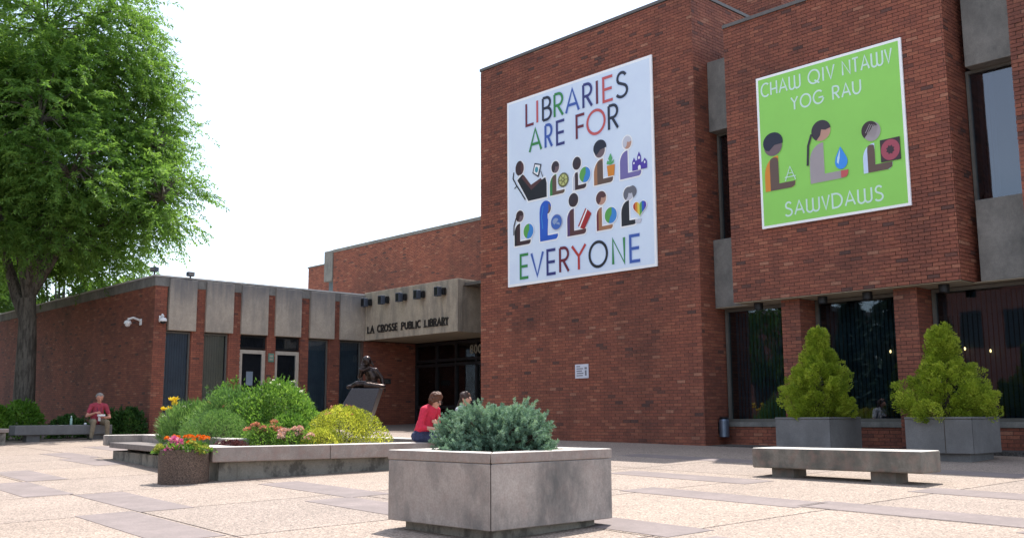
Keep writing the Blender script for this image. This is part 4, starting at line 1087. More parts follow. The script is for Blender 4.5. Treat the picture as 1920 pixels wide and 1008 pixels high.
# camera-facing side is +x,-y ; across the view runs along (.684,.729)
def av(across, out, z): return (.684*across+.729*out, .729*across-.684*out, z)
blobs('orange','marigold',[av(a_,o_,z_) for a_,o_,z_ in ((-.24,.02,.19),(-.16,-.05,.21),(-.10,.0,.20),(.06,.0,.21),(.12,.06,.20),(.18,-.02,.21),(.24,.03,.18),(.02,-.15,.21),(-.05,-.18,.2),(.2,-.15,.2),(.27,-.1,.19),(-.2,-.15,.2))],.038,40,.028)
blobs('magenta','petunia',[av(a_,o_,z_) for a_,o_,z_ in ((-.09,.22,.11),(-.03,.24,.09),(-.12,.27,.05),(-.05,.28,.04),(-.02,.2,.15),(-.1,.17,.17),(.01,.25,.10))],.05,26,.05)
blobs('lime','trailing_foliage',[av(a_,o_,z_) for a_,o_,z_ in ((.22,.2,.08),(.27,.16,.05),(.31,.08,.06),(.25,.22,.02),(.29,.19,.0),(-.29,.14,.07),(-.33,.06,.08),(-.30,.16,.03),(.17,.22,.13),(-.36,.02,.05))],.06,44,.035)
blobs('orange','marigold',[av(.12,.2,.14),av(.17,.18,.16)],.035,36,.026)

# ------------------------------------------------------------------ golden arborvitae
def arborvitae(label, x, y, z, H, prof, tilt=0.0, top=(0,0)):
    t = thing('golden_arborvitae', label, 'shrub', (x, y, z))
    P_, D_, T_ = [], [], []
    for k in range(440):
        u = rng.random()**1.05; sz = rng.uniform(.5,1.25)
        R = np.interp(u, [q[0] for q in prof], [q[1] for q in prof]); a = rng.uniform(0, 6.283)
        lump = 1+.17*math.sin(3*a+u*11)+.13*math.sin(6*a-u*19)
        rr = R*lump*(1-.45*rng.random()**2.6)
        c = np.array((rr*math.cos(a)+top[0]*u, rr*math.sin(a)+top[1]*u, u*H*.93))
        od = np.array((math.cos(a)*.8, math.sin(a)*.8, .70+.6*u)); od += rng.normal(size=3)*.12; od /= np.linalg.norm(od)
        m_ = 130; s = rng.random(m_)
        wd = sz*.078*np.sin(np.pi*np.clip(s*.85+.12,0,1))
        off = rdir(m_)*wd[:,None]
        P_.append(c+np.outer((s*.20-.08)*sz, od)+off); D_.append(od*.9+off*9+rng.normal(size=(m_,3))*.28)
        T_.append(np.clip(rng.uniform(.2,.8)+rng.normal(size=m_)*.13,0,1))
    P_ = np.concatenate(P_); D_ = np.concatenate(D_); n = len(P_)
    leaves('foliage', LM['arbor'], P_, D_, rdir(n), rng.uniform(.024,.052,n), rng.uniform(.012,.021,n), np.concatenate(T_), t, .15)
    b = MB().tube([(0,0,-.15),(0,0,.3*H),(top[0]*.8,top[1]*.8,.85*H)], [.05,.035,.01], 7)
    for k in range(26):
        a = k*2.4; u = .05+.75*k/26; R = np.interp(u, [q[0] for q in prof], [q[1] for q in prof])
        b.tube([(top[0]*u,top[1]*u,u*H*.8),(.7*R*math.cos(a)+top[0]*u,.7*R*math.sin(a)+top[1]*u,u*H*.9+.1)], [.014,.005], 5)
    b.build('trunk', M['twig'], t)
arborvitae('conical golden green arborvitae in the left grey planter', -8.98, 15.62, -0.09, 1.60, [(0,.43),(.15,.50),(.38,.46),(.58,.33),(.70,.19),(.80,.10),(.93,.09),(1,.01)], top=(.06,.06))
arborvitae('broad golden green arborvitae with a side lobe in the right grey planter', -6.72, 15.60, -0.09, 1.47, [(0,.52),(.2,.62),(.38,.54),(.54,.35),(.64,.17),(.74,.14),(.84,.18),(.93,.11),(1,.02)], top=(-.03,-.03))

# ------------------------------------------------------------------ dwarf blue spruce
def blue_spruce():
    t = thing('blue_spruce', 'dwarf blue spruce spreading over the foreground planter', 'shrub', (-6.56, 5.96, -0.34))
    P_, D_, T_ = [], [], []; br = MB()
    shoots = []
    def surf(a, el):
        R = .455*(1+.17*math.sin(3*a+1)+.10*math.sin(5*a+2)+.06*math.sin(8*a)); zt = .37+.04*math.sin(3*a+.5)
        return np.array((R*math.cos(el)**.62*math.cos(a), R*math.cos(el)**.62*math.sin(a), zt*math.sin(el)+.04)), np.array((math.cos(a)*math.cos(el*.75), math.sin(a)*math.cos(el*.75), .30+.65*math.sin(el)))
    for k in range(120):                      # branch ends, each a fan of shoots
        a = k*2.39996; el = math.asin(min(.995, ((k+.5)/120)**.9)); c, od = surf(a, el); od = od/np.linalg.norm(od)
        c = c*(1+rng.uniform(-.10,.10))*(.90 if k > 108 else 1); tn = rng.uniform(.3,.75)
        for j in range(9):
            d2 = od+rng.normal(size=3)*.45; d2[2] += .12; shoots.append((c-od*.05+rng.normal(size=3)*.022, d2/np.linalg.norm(d2), rng.uniform(.075,.13), tn+rng.normal()*.08))
        br.tube([tuple(c*.15),tuple(c*.6-np.array((0,0,.02))),tuple(c)], [.011,.007,.003], 5)
    for k in range(420):                      # inner growth
        a = rng.uniform(0,6.283); el = math.asin(rng.random()); c, od = surf(a, el); c = c*rng.uniform(.55,.92); d2 = od+rng.normal(size=3)*.4
        shoots.append((c, d2/np.linalg.norm(d2), rng.uniform(.06,.10), rng.uniform(.1,.5)))
    for base, od, Ln, tn in shoots:
        m_ = 96; s = np.sort(rng.random(m_))
        dv = rdir(m_); dv -= np.outer(dv@od, od); dv /= np.linalg.norm(dv,axis=1,keepdims=True)
        P_.append(base+np.outer(s*Ln, od)); D_.append(dv*.9+od*.6*(.4+s[:,None]*1.2))
        T_.append(np.clip(tn+rng.normal(size=m_)*.12,0,1))
    P_ = np.concatenate(P_); D_ = np.concatenate(D_); n = len(P_)
    leaves('needles', LM['spruce'], P_, D_, rdir(n), rng.uniform(.016,.027,n), .0058, np.concatenate(T_), t)
    br.tube([(0,0,-.08),(0,0,.2)],[.05,.02],8); br.build('branches', M['twig'], t)
blue_spruce()

# ================================================================== trees
def frame_pt(lat, D, z): return np.array((lat*.6842-D*.7293, lat*.7293+D*.6842, z))
def locust():
    bx, by_ = -34.2, 10.5; bz = gz(bx, by_)
    t = thing('locust_tree', 'big honey locust tree spreading over the left side', 'tree', (bx, by_, bz))
    o0 = np.array((bx, by_, bz))
    lobes = [(-15.2,31,12.6,3.6,3.4,2.9),(-13.5,32,11.4,2.0,2.4,2.0),(-12.7,33,9.9,1.35,1.8,1.7),(-11.2,31,6.95,1.15,1.6,1.0),(-14.4,29.3,9.0,1.9,2.2,2.1),(-13.4,29.3,7.3,1.6,1.8,1.2),(-12.7,32,7.9,1.5,1.8,1.4),
             (-18.0,31,10.2,3.6,3.6,3.4),(-16.6,32,7.6,2.2,2.2,1.0),(-12.4,32,6.3,1.5,1.4,.7),(-15.4,34,7.0,1.9,1.8,.8),(-11.7,31.8,8.9,.75,1.2,.9),(-15.6,33.4,5.5,1.9,1.4,.8),(-15.9,30.3,6.1,1.9,1.2,.9),(-14.2,30.4,5.8,1.5,1.2,.8),(-14.0,33.6,5.6,1.5,1.2,.7),(-14.9,31,10.6,1.7,2.0,1.2)]
    rl = np.array((.6842,.7293,0)); fw = np.array((-.7293,.6842,0)); up = np.array((0,0,1.))
    P_, D_, T_, Lw = [], [], [], []
    br = MB(); tips = []
    fork = np.array((0.1,-0.1,5.0))
    for (lat, D, z, a, b_, c_) in lobes:
        ctr = frame_pt(lat, D, z)-o0
        k = fork+(ctr-fork)*.55+rng.normal(size=3)*.25; k[2] += .3
        br.tube([tuple(fork*np.array((1,1,.86))),tuple(fork+(k-fork)*.5+np.array((0,0,.35))),tuple(k),tuple(ctr)], [.15,.11,.07,.03], 8)
        ns = int(62*(a*b_+a*c_+b_*c_))
        v = rdir(ns); sh = (1-.55*rng.random(ns)**1.7)
        bumpy = 1+.16*np.sin(v[:,0]*6+D)+.13*np.sin(v[:,1]*7+lat)+.10*np.sin(v[:,2]*9)
        pts = ctr+((v[:,0]*a*sh*bumpy)[:,None]*rl+(v[:,1]*b_*sh*bumpy)[:,None]*fw+(v[:,2]*c_*sh*bumpy)[:,None]*up)
        for j in range(min(26, ns)):
            q = pts[j]; mid = (ctr+q)/2+np.array((0,0,.25)); br.tube([tuple(ctr),tuple(mid),tuple(q)], [.045,.025,.008], 5)
        out_ = (v[:,0:1]*rl+v[:,1:2]*fw+v[:,2:3]*up)
        for j in range(ns):
            if math.sin(pts[j,0]*2.1+pts[j,2]*1.7)*math.sin(pts[j,1]*2.3-pts[j,2]*1.3) < -.52: continue
            d0 = out_[j]*np.array((1,1,.35))+rng.normal(size=3)*.35; d0 /= np.linalg.norm(d0)+1e-6
            m_ = 32; s = np.linspace(.03,1,m_); ln = rng.uniform(.55,1.05)
            path = pts[j]+np.outer(s*ln, d0); path[:,2] -= (s**2)*ln*.32
            side = np.cross(d0, up); side /= np.linalg.norm(side)+1e-6
            sg = np.where(np.arange(m_)%2==0, 1, -1)[:,None]
            dv = side*sg*.8+d0*.45+np.array((0,0,-.35))+rng.normal(size=(m_,3))*.5
            P_.append(path); D_.append(dv); T_.append(np.clip(rng.uniform(.2,.85)+rng.normal(size=m_)*.1,0,1))
    P_ = np.concatenate(P_); D_ = np.concatenate(D_); T_ = np.concatenate(T_); n = len(P_)
    nr = np.tile((0,0,1.),(n,1))+rng.normal(size=(n,3))*.6
    leaves('crown', LM['locust'], P_, D_, nr, rng.uniform(.11,.18,n), rng.uniform(.036,.060,n), T_, t, .15)
    br.tube([(0,0,-.3),(0,0,.15),(.02,0,1.2),(.05,-.03,3.0),(.1,-.1,4.4)], [.52,.40,.33,.29,.24], 14)
    br.tube([(.05,-.03,3.6),(-.5,-.3,4.6),(-1.2,-.6,6.2)], [.25,.2,.12], 9)
    br.build('trunk', M['bark'], t)
    return n
NL = locust()
_src = bpy.data.objects['locust_tree']
_t2 = thing('locust_tree', 'added honey locust out of view next to the big one, shading the side wall', 'tree', (-38.5, 5.8, gz(-38.5,5.8)), 2.1)
_t4 = thing('locust_tree', 'added honey locust at the left picture edge, shading the side wall', 'tree', (-44.5, 8.6, gz(-44.5,8.6)), 1.0)
_t3 = thing('locust_tree', 'added honey locust out of view on the plaza, blocking sky light', 'tree', (-34.5, -1.0, gz(-34.5,-1.0)), 4.0)
for _t in (_t2, _t3, _t4):  # locust copies added to cut the sky light on the low wing's side wall
    for _c in list(_src.children):
        _d = _c.copy(); COL.objects.link(_d); _d.parent = _t
def far_tree(label, x, y, H, R, trunk, n, mat='backtree', name='broadleaf_tree'):
    z = gz(max(-50,x), max(-60,min(40,y))); t = thing(name, label, 'tree', (x, y, z))
    P_, T_ = [], []
    br = MB().tube([(0,0,-.3),(.1,0,trunk),(0,.1,H*.7)], [.32,.25,.06], 8)
    for k in range(16):
        c = rdir(1)[0]*np.array((R*.62,R*.62,(H-trunk)*.34)); c[2] += trunk+(H-trunk)*.52
        r = R*rng.uniform(.32,.5); m_ = n//16; v = rdir(m_)*(1-.5*rng.random((m_,1))**2)*r
        P_.append(c+v*np.array((1,1,.8))); T_.append(np.clip(rng.uniform(.25,.75)+rng.normal(size=m_)*.15,0,1))
        br.tube([(0,0,trunk*.9),tuple(c*.6+np.array((0,0,trunk*.3))),tuple(c)], [.12,.07,.02], 5)
    P_ = np.concatenate(P_); m_ = len(P_); d = rdir(m_); d[:,2] -= .35
    leaves('crown', LM[mat], P_, d, rdir(m_), rng.uniform(.20,.34,m_), rng.uniform(.11,.18,m_), np.concatenate(T_), t, .1)
    br.build('trunk', M['bark'], t)
far_tree('green broadleaf tree rising behind the low brick wing beside the trunk', -62.5, 21.0, 11.8, 3.4, 2.5, 15000)
far_tree('small round tree top above the roof of the low wing', -61.5, 24.6, 9.6, 1.6, 3, 5000)
far_tree('dark tree behind the big locust trunk at the left edge', -60.0, 15.0, 11.5, 4.2, 2.0, 14000)

# shrubs under the locust
def gxy(x, y): return (x, y), gz(x, y)
for (x, y, rx, h, mat, nn, lab) in (
    (-30.35, 9.30, .62, 1.05, 'bright', 2600, 'bright green leafy shrub behind the left end of the long bench'),
    (-30.2, 10.55, .55, .62, 'shade', 1600, 'dark low shrub behind the middle of the long bench'),
    (-30.0, 11.55, .62, .72, 'shade', 1800, 'dark shrub behind the seated man'),
    (-29.55, 12.05, .50, .78, 'shade', 1700, 'dark rounded shrub right of the seated man at the wall corner'),
    (-29.4, 8.35, .45, .55, 'bright', 1200, 'small green plant in the low planter wall at the left edge')):
    bush('shrub', lab, (x, y), gz(x, y)+(.40 if nn == 1200 else 0), rx, rx*.9, h, mat, nn, .12, .06, .3, .8, 7, amp=.3)

# conifers and house across the square (they show in the dark glass)
def conifer(label, x, y, H, R):
    t = thing('spruce_tree', label, 'tree', (x, y, gz(x, y)))
    P_, D_ = [], []; br = MB().tube([(0,0,-.3),(0,0,H)], [.22,.03], 8)
    for k in range(150):
        u = k/150; a = k*2.4; z = .6+u*(H-.8); rr = R*(1-u)*(.85+.3*rng.random())+.12
        m_ = int(80+190*(1-u)); s = rng.random(m_)**.6
        c = np.stack([np.cos(a)*s*rr, np.sin(a)*s*rr, z-.25*s*rr+.12*s**2*rr],1)+rng.normal(size=(m_,3))*.13*(.4+(1-u))
        P_.append(c); dd = np.tile((math.cos(a),math.sin(a),-.3),(m_,1))+rng.normal(size=(m_,3))*.6; D_.append(dd)
        if k % 2 == 0: br.tube([(0,0,z),(.8*rr*math.cos(a),.8*rr*math.sin(a),z-.2*rr)], [.03,.008], 4)
    P_ = np.concatenate(P_); D_ = np.concatenate(D_); m_ = len(P_)
    leaves('crown', LM['dspruce'], P_, D_, rdir(m_), rng.uniform(.22,.4,m_), .10, rng.uniform(0,1,m_), t, .1)
    br.build('trunk', M['bark'], t)
conifer('tall dark spruce across the plaza mirrored in the middle window', -19.9, -7.5, 12.5, 2.3)
conifer('slender spruce across the plaza mirrored left of the tall one', -24.9, -12.0, 7.4, 1.5)
for i, (x, y, H) in enumerate(((-36.5,-11,7.0),(-31.5,-14,8.0))):
    far_tree(['broad tree across the plaza mirrored in the left window','second broad tree across the plaza mirrored by the brick pier'][i], x, y, H, 3.2, 2, 4500)
t = thing('brick_house', 'red brick building across the plaza mirrored in the dark right windows', 'building', (-13.0, -18, gz(-13,-18)))
MB().box(-10.4,9,-6,0,-1,8.6).build('wall', plain('far_brick',(0.13,0.05,0.04,1),0.9,var=.15,vscale=3), t)
MB().box(-10.7,9.3,-6.3,.25,8.6,8.9).build('roof', M['coping'], t)
for k in range(8):
    for z in (1.2, 4.9):
        MB().box(-8.9+k*2.2,-7.8+k*2.2,0.0,.03,z,z+1.9).build('window', M['frame_dark'], t)

t = thing('brick_house', 'lower brick building across the plaza mirrored in the left window', 'building', (-35.5, -19, gz(-35.5,-19)))
MB().box(-9,5.2,-6,0,-1,7.4).build('wall', bpy.data.materials['far_brick'], t)
MB().box(-9.3,5.5,-6.3,.25,7.4,7.7).build('roof', M['coping'], t)
for k in range(5): MB().box(-7.4+k*2.5,-6.2+k*2.5,0.0,.03,1.6,4.2).build('window', M['frame_dark'], t)

# ================================================================== people
def capsule_mesh(chains):
    """chains: (label, [(pt, r)], flat) flat = (axis vector, factor) squashes the section"""
    V, F = [], []
    for lab, ch, flat in chains:
        n = 12
        for i in range(len(ch)-1 if len(ch) > 1 else 1):
            p0, r0_ = Vector(ch[i][0]), ch[i][1]; p1, r1_ = (Vector(ch[i+1][0]), ch[i+1][1]) if len(ch) > 1 else (p0+Vector((0,0,1e-3)), r0_)
            ax = (p1-p0); ln = ax.length; ax = ax.normalized() if ln > 1e-6 else Vector((0,0,1))
            rf = Vector((1,0,0)) if abs(ax.x) < .9 else Vector((0,1,0))
            a = ax.cross(rf).normalized(); b = ax.cross(a)
            rings = []
            for q in (-80,-50,-22): rings.append((p0+ax*r0_*math.sin(math.radians(q)), r0_*math.cos(math.radians(q))))
            rings.append((p0, r0_)); rings.append((p1, r1_))
            for q in (22,50,80): rings.append((p1+ax*r1_*math.sin(math.radians(q)), r1_*math.cos(math.radians(q))))
            base = len(V)
            for c, R in rings:
                for k in range(n):
                    th = 2*math.pi*k/n; off = R*(math.cos(th)*a+math.sin(th)*b)
                    if flat:
                        fa = Vector(flat[0]); off = off+fa*(off.dot(fa))*(flat[1]-1)
                    V.append(tuple(c+off))
            m_ = len(rings)
            for j in range(m_-1):
                for k in range(n): F.append((base+j*n+k, base+j*n+(k+1)%n, base+(j+1)*n+(k+1)%n, base+(j+1)*n+k))
            F.append(tuple(base+k for k in range(n-1,-1,-1))); F.append(tuple(base+(m_-1)*n+k for k in range(n)))
    return V, F
def figure(name, chains, mats, parent, voxel=0.011, smooth=3):
    """one continuous remeshed skin; material by nearest limb"""
    V, F = capsule_mesh([(c[0], c[1], c[2] if len(c) > 2 else None) for c in chains])
    me = bpy.data.meshes.new('tmp'); me.from_pydata(V, [], F); ob = bpy.data.objects.new('tmp', me); COL.objects.link(ob)
    md = ob.modifiers.new('r','REMESH'); md.mode = 'VOXEL'; md.voxel_size = voxel
    ms = ob.modifiers.new('s','SMOOTH'); ms.iterations = smooth; ms.factor = .5
    dg = bpy.context.evaluated_depsgraph_get()
    me2 = bpy.data.meshes.new_from_object(ob.evaluated_get(dg)); bpy.data.objects.remove(ob)
    names = list(mats.keys())
    me2.materials.clear()
    for k in names: me2.materials.append(mats[k])
    C = np.zeros(len(me2.polygons)*3); me2.polygons.foreach_get('center', C); C = C.reshape(-1,3)
    best = np.full(len(C), 1e9); idx = np.zeros(len(C), int)
    for c in chains:
        lab, ch = c[0], c[1]
        for i in range(max(1, len(ch)-1)):
            p0 = np.array(ch[i][0]); r0_ = ch[i][1]; p1, r1_ = (np.array(ch[i+1][0]), ch[i+1][1]) if len(ch) > 1 else (p0, r0_)
            d = p1-p0; L2 = d@d
            tt = np.clip(((C-p0)@d)/L2, 0, 1) if L2 > 1e-9 else np.zeros(len(C))
            dist = np.linalg.norm(C-(p0+tt[:,None]*d), axis=1)-(r0_+(r1_-r0_)*tt)
            m_ = dist < best; best[m_] = dist[m_]; idx[m_] = names.index(lab)
    me2.polygons.foreach_set('material_index', idx.astype(np.int32)); me2.polygons.foreach_set('use_smooth', [True]*len(me2.polygons))
    me2.update(); me2.name = name
    o = bpy.data.objects.new(name, me2); link(o, parent); return o
def hand(lab, wrist, d, palm_n, curl=0.5, k=1.0):
    """palm and five separate bent fingers; d = pointing direction, palm_n = palm normal (fingers curl towards it)"""
    w = Vector(wrist); d = Vector(d).normalized(); pn = Vector(palm_n); pn = (pn-d*pn.dot(d)).normalized(); s = d.cross(pn)
    out_ = [(lab, [(tuple(w), .026*k), (tuple(w+d*.05*k), .030*k), (tuple(w+d*.085*k), .027*k)], (tuple(pn), .62))]
    for j, (o_, ln) in enumerate(((-.030,.062),(-.010,.074),(.010,.070),(.028,.052))):
        b = w+d*.088*k+s*o_*k; a1 = curl*.7; a2 = curl*1.5
        p1 = b+(d*math.cos(a1)+pn*math.sin(a1))*ln*.5*k; p2 = p1+(d*math.cos(a2)+pn*math.sin(a2))*ln*.5*k
        out_.append((lab, [(tuple(b-d*.02*k), .0095*k), (tuple(p1), .0088*k), (tuple(p2), .0075*k)]))
    b = w+d*.03*k-s*.028*k; p1 = b+(d*.6-s*.6+pn*.3).normalized()*.038*k; p2 = p1+(d*.85+pn*.45-s*.1).normalized()*.03*k
    out_.append((lab, [(tuple(b), .0115*k), (tuple(p1), .0100*k), (tuple(p2), .0085*k)]))
    return out_
def head(lab, c, fwd, k=1.0):
    c = Vector(c); f = Vector(fwd).normalized(); s = f.cross(Vector((0,0,1))).normalized(); u = s.cross(f)
    q = lambda a, b, e: tuple(c+s*a*k+f*b*k+u*e*k)
    return [(lab, [(q(0,-.018,.030), .090*k), (q(0,.005,-.02), .080*k)]), (lab, [(q(0,.030,-.055), .060*k), (q(0,.045,-.085), .040*k)]),
            (lab, [(q(0,.088,.02), .012*k), (q(0,.108,-.018), .016*k)]), (lab, [(q(.082,-.005,-.005), .016*k), (q(.084,-.01,-.03), .012*k)]), (lab, [(q(-.082,-.005,-.005), .016*k), (q(-.084,-.01,-.03), .012*k)]),
            (lab, [(q(0,.082,-.060), .016*k), (q(0,.080,-.068), .014*k)])], q
def features(parent, q, k, eye, mouth):
    for sx in (-.033, .033): MB().ball(q(sx,.082,.008), .010*k, 8, 6).build('eye', eye, parent, smooth=True)
    MB().tube([q(-.022,.092,-.060), q(0,.098,-.062), q(.022,.092,-.060)], .004*k, 6).build('mouth', mouth, parent)
def hairdo(parent, pts, mat, lumps, name='hair', voxel=.014):
    ch = [('h', [(p, r)]) for p, r in pts]
    o = figure(name, ch, {'h': mat}, parent, voxel, 2)
    return o
SK = {'skin': plain('skin',(0.50,0.27,0.19,1),0.55,var=.06), 'skin2': plain('skin_tan',(0.52,0.24,0.17,1),0.55,var=.06), 'eye': plain('eye',(0.02,0.015,0.012,1),0.3), 'mouth': plain('lips',(0.30,0.09,0.08,1),0.5)}
CL = {'polo': plain('rose_polo',(0.36,0.045,0.075,1),0.85,var=.15,vscale=20), 'khaki': plain('khaki_cloth',(0.22,0.175,0.115,1),0.9,var=.15,vscale=16), 'shoe': plain('dark_shoe',(0.03,0.026,0.024,1),0.5),
      'red': plain('crimson_top',(0.58,0.022,0.060,1),0.85,var=.12,vscale=20), 'jean': plain('navy_jeans',(0.025,0.034,0.085,1),0.9,var=.3,vscale=24), 'grey': plain('pale_grey_shirt',(0.40,0.43,0.48,1),0.85,var=.1),
      'jean2': plain('blue_jeans',(0.035,0.055,0.16,1),0.9,var=.3,vscale=24)}
for _k in CL.values():
    _n = _k.node_tree; _b = _n.nodes['Principled BSDF']; _f = noise(_n, world_pos(_n, (1,1,.5)), 22, 4, 0.6); bump(_n, _b, _f, 0.9, 0.03)
HA = {'grey': plain('grey_hair',(0.22,0.205,0.19,1),0.7,var=.3,vscale=60), 'auburn': plain('auburn_hair',(0.085,0.026,0.009,1),0.6,var=.45,vscale=45), 'dark': plain('dark_brown_hair',(0.035,0.014,0.008,1),0.55,var=.4,vscale=45)}
def seated(shirt, trouser, seat_h, lean, elbowR, wristR, handR, elbowL, wristL, handL, kneeR, ankR, kneeL, ankL, headc, headf, sleeve=.55, belly=1.0, k=1.0, skin='skin'):
    """person facing +y, hips on z=0; right side is +x"""
    sh = .53; cy = lean
    C = []
    C.append((shirt, [((0,-.01,.13),.150*belly),((0,.01+.2*cy,.27),.150*belly),((0,.02+.55*cy,.42),.150),((0,.01+.9*cy,.50),.125)], ((0,1,0),.74)))
    C.append((shirt, [((-.165,.0+.95*cy,sh),.068),((0,.0+.95*cy,sh+.022),.080),((.165,.0+.95*cy,sh),.068)], ((0,1,0),.85)))
    C.append((trouser, [((-.10,-.02,.095),.115),((.10,-.02,.095),.115)], ((0,0,1),.85)))
    C.append((skin, [((0,.01+cy,sh+.03),.055),((headc[0],headc[1]-.03,headc[2]-.08),.052)]))
    hd, q = head(skin, headc, headf); C += hd
    for s, el, wr, hd_ in ((1,elbowR,wristR,handR),(-1,elbowL,wristL,handL)):
        shd = Vector((s*.19, .95*cy, sh-.005)); e = Vector(el); w = Vector(wr)
        cut = shd.lerp(e, sleeve) if sleeve <= 1 else e.lerp(w, sleeve-1)
        if sleeve <= 1:
            C.append((shirt, [(tuple(shd),.066),(tuple(cut),.058)])); C.append((skin, [(tuple(cut),.044),(tuple(e),.040)])); C.append((skin, [(tuple(e),.040),(tuple(e.lerp(w,.35)),.041),(tuple(w),.027)]))
        else:
            C.append((shirt, [(tuple(shd),.064),(tuple(e),.052)])); C.append((shirt, [(tuple(e),.052),(tuple(cut),.046)])); C.append((skin, [(tuple(cut),.036),(tuple(w),.026)]))
        C += hand(skin, wr, hd_[0], hd_[1], hd_[2])
    for s, kn, an in ((1,kneeR,ankR),(-1,kneeL,ankL)):
        h = Vector((s*.10,.0,.085)); kn = Vector(kn); an = Vector(an)
        C.append((trouser, [(tuple(h),.100),(tuple(h.lerp(kn,.5)),.092),(tuple(kn),.068)]))
        C.append((trouser, [(tuple(kn),.068),(tuple(kn.lerp(an,.35)),.066),(tuple(an),.050)]))
        C.append(('shoe', [(tuple(an+Vector((0,-.04,-.055))),.040),(tuple(an+Vector((s*.02,.08,-.062))),.040),(tuple(an+Vector((s*.03,.17,-.068))),.032)]))
    return C, q
def mats_for(*ks):
    d = {}
    for k in ks: d[k] = SK.get(k) or CL.get(k)
    return d

# man eating on the bench
mz = -0.165
man = thing('person', 'man in a rose polo shirt and khaki trousers eating on the bench', 'person', (-28.50, 10.72, mz), math.radians(-96))
C, q = seated('polo','khaki',.43,.10,(.30,.10,.24),(.13,.33,.33),((-.75,.35,.15),(-.2,-.6,-.5),.9),(-.31,.12,.20),(-.10,.36,.20),((.85,.35,0),(.1,.1,1),.5),(.20,.46,.07),(.26,.50,-.335),(-.16,.46,.07),(-.17,.46,-.335),(0,.185,.735),(0,.75,-.65),.6,1.22,1,'skin2')
figure('body', C, mats_for('polo','khaki','skin2','shoe'), man)
features(man, q, 1, SK['eye'], SK['mouth'])
hc = Vector((0,.185,.735)); f = Vector((0,.75,-.65)).normalized(); s = Vector((1,0,0)); u = s.cross(f)
hairdo(man, [(tuple(hc+s*a*.082+f*b*.085+u*c*.096+f*-.03), .042) for a,b,c in ((0,0,1),(.5,0,.85),(-.5,0,.85),(0,-.7,.8),(.6,-.6,.6),(-.6,-.6,.6),(0,.35,.95),(0,-1,.2),(.6,-.8,.0),(-.6,-.8,.0),(.95,-.2,.3),(-.95,-.2,.3))], HA['grey'], 0)
b = MB(); b.tube([(.06,.13,.60),(.05,.20,.40),(.02,.24,.24)], .006, 5).tube([(-.06,.13,.60),(-.05,.20,.40),(-.02,.24,.24)], .006, 5); b.build('lanyard', plain('lanyard',(0.03,0.02,0.08,1),0.7), man)
MB().box(-.035,.035,.245,.252,.10,.22).build('badge', M['white_paint'], man, .004)
t = thing('food_box', 'white takeaway box held by the man on the bench', 'food box', (-28.50, 10.72, mz), math.radians(-96))
b = MB(); b.box(-.09,.09,.36,.48,.235,.245).box(-.09,.09,.36,.37,.245,.285).box(-.09,.09,.47,.48,.245,.285).box(-.09,-.08,.37,.47,.245,.285).box(.08,.09,.37,.47,.245,.285); b.build('tray', M['white_paint'], t)
MB().ball((0,.42,.265), (.06,.04,.03), 10, 6).build('food', plain('food',(0.55,0.30,0.10,1),0.8), t)
t = thing('water_bottle', 'clear plastic water bottle standing on the bench beside the man', 'bottle', (-28.50, 10.02, mz))
MB().lathe([(.030,0),(.033,.02),(.033,.15),(.030,.17),(.014,.205),(.014,.225)], 16).build('bottle_body', plain('bottle_plastic',(0.30,0.46,0.42,1),0.15), t, smooth=True)
MB().lathe([(.016,.225),(.016,.25)], 12).build('cap', M['white_paint'], t)
t = thing('paper_napkin', 'crumpled white napkin on the bench beside the man', 'napkin', (-28.42, 10.38, mz))
MB().ball((0,0,.028), (.045,.04,.03), 7, 5).build('paper', M['white_paint'], t)

# woman in crimson and her companion on the bed cap
wz = zc1
wx, wy = bedw(.10, 3.28)
wom = thing('person', 'woman in a crimson top and navy jeans reading on the bed edge', 'person', (wx, wy, wz), math.radians(-72)); wom.scale = (.95,)*3
C, q = seated('red','jean',.43,.17,(.29,.14,.24),(.12,.34,.22),((-.7,.6,.1),(-.2,.2,.9),.5),(-.27,.13,.24),(-.05,.26,.30),((.9,.2,.25),(.1,-.9,0),.6),(.13,.48,.08),(.14,.44,-.30),(-.09,.48,.08),(-.08,.50,-.30),(0,.275,.68),(.12,.85,-.50),1.35,1.1,1,'skin')
figure('body', C, mats_for('red','jean','skin','shoe'), wom)
features(wom, q, 1, SK['eye'], SK['mouth'])
hc = Vector((0,.275,.68)); f = Vector((.12,.85,-.50)).normalized(); s = f.cross(Vector((0,0,1))).normalized(); u = s.cross(f); pts = []
for k_ in range(170):
    v = Vector(rdir(1)[0]); 
    if v.dot(f) > .30 and v.dot(u) < .55: continue
    if v.dot(u) < -.85: continue
    pts.append((tuple(hc-f*.018+u*.012+(s*v.dot(s)*.100+f*v.dot(f)*.098+u*v.dot(u)*.112)), random.uniform(.018,.030)))
pts += [(tuple(hc-f*.028+u*.018), .107)]
hairdo(wom, pts, HA['auburn'], 0, voxel=.008)
b = MB()
for sx in (-.035,.035):
    b.tube([q(sx+.026*math.cos(a*.785),.098,.008+.02*math.sin(a*.785)) for a in range(9)], .0025, 5)
b.tube([q(-.009,.100,.012),q(.009,.100,.012)], .0025, 5); b.build('glasses', M['dark_metal'], wom)
t = thing('open_book', 'open white book held by the woman in crimson', 'book', (wx, wy, wz), math.radians(-72))
b = MB(); b.extrude([(-.09,.36,.22),(.03,.38,.22),(.03,.50,.33),(-.09,.48,.33)], (0,-.012,.014)); b.build('cover', plain('book_cover',(0.5,0.16,0.12,1),0.6), t)
MB().extrude([(-.085,.365,.236),(.025,.385,.236),(.025,.495,.338),(-.085,.475,.338)], (0,-.008,.010)).build('pages', M['white_paint'], t)
t = thing('paper_packet', 'white paper packet on the crimson woman\'s lap', 'packet', (wx, wy, wz), math.radians(-72))
MB().box(-.05,.12,.22,.36,.165,.185).build('paper', M['white_paint'], t, .006)
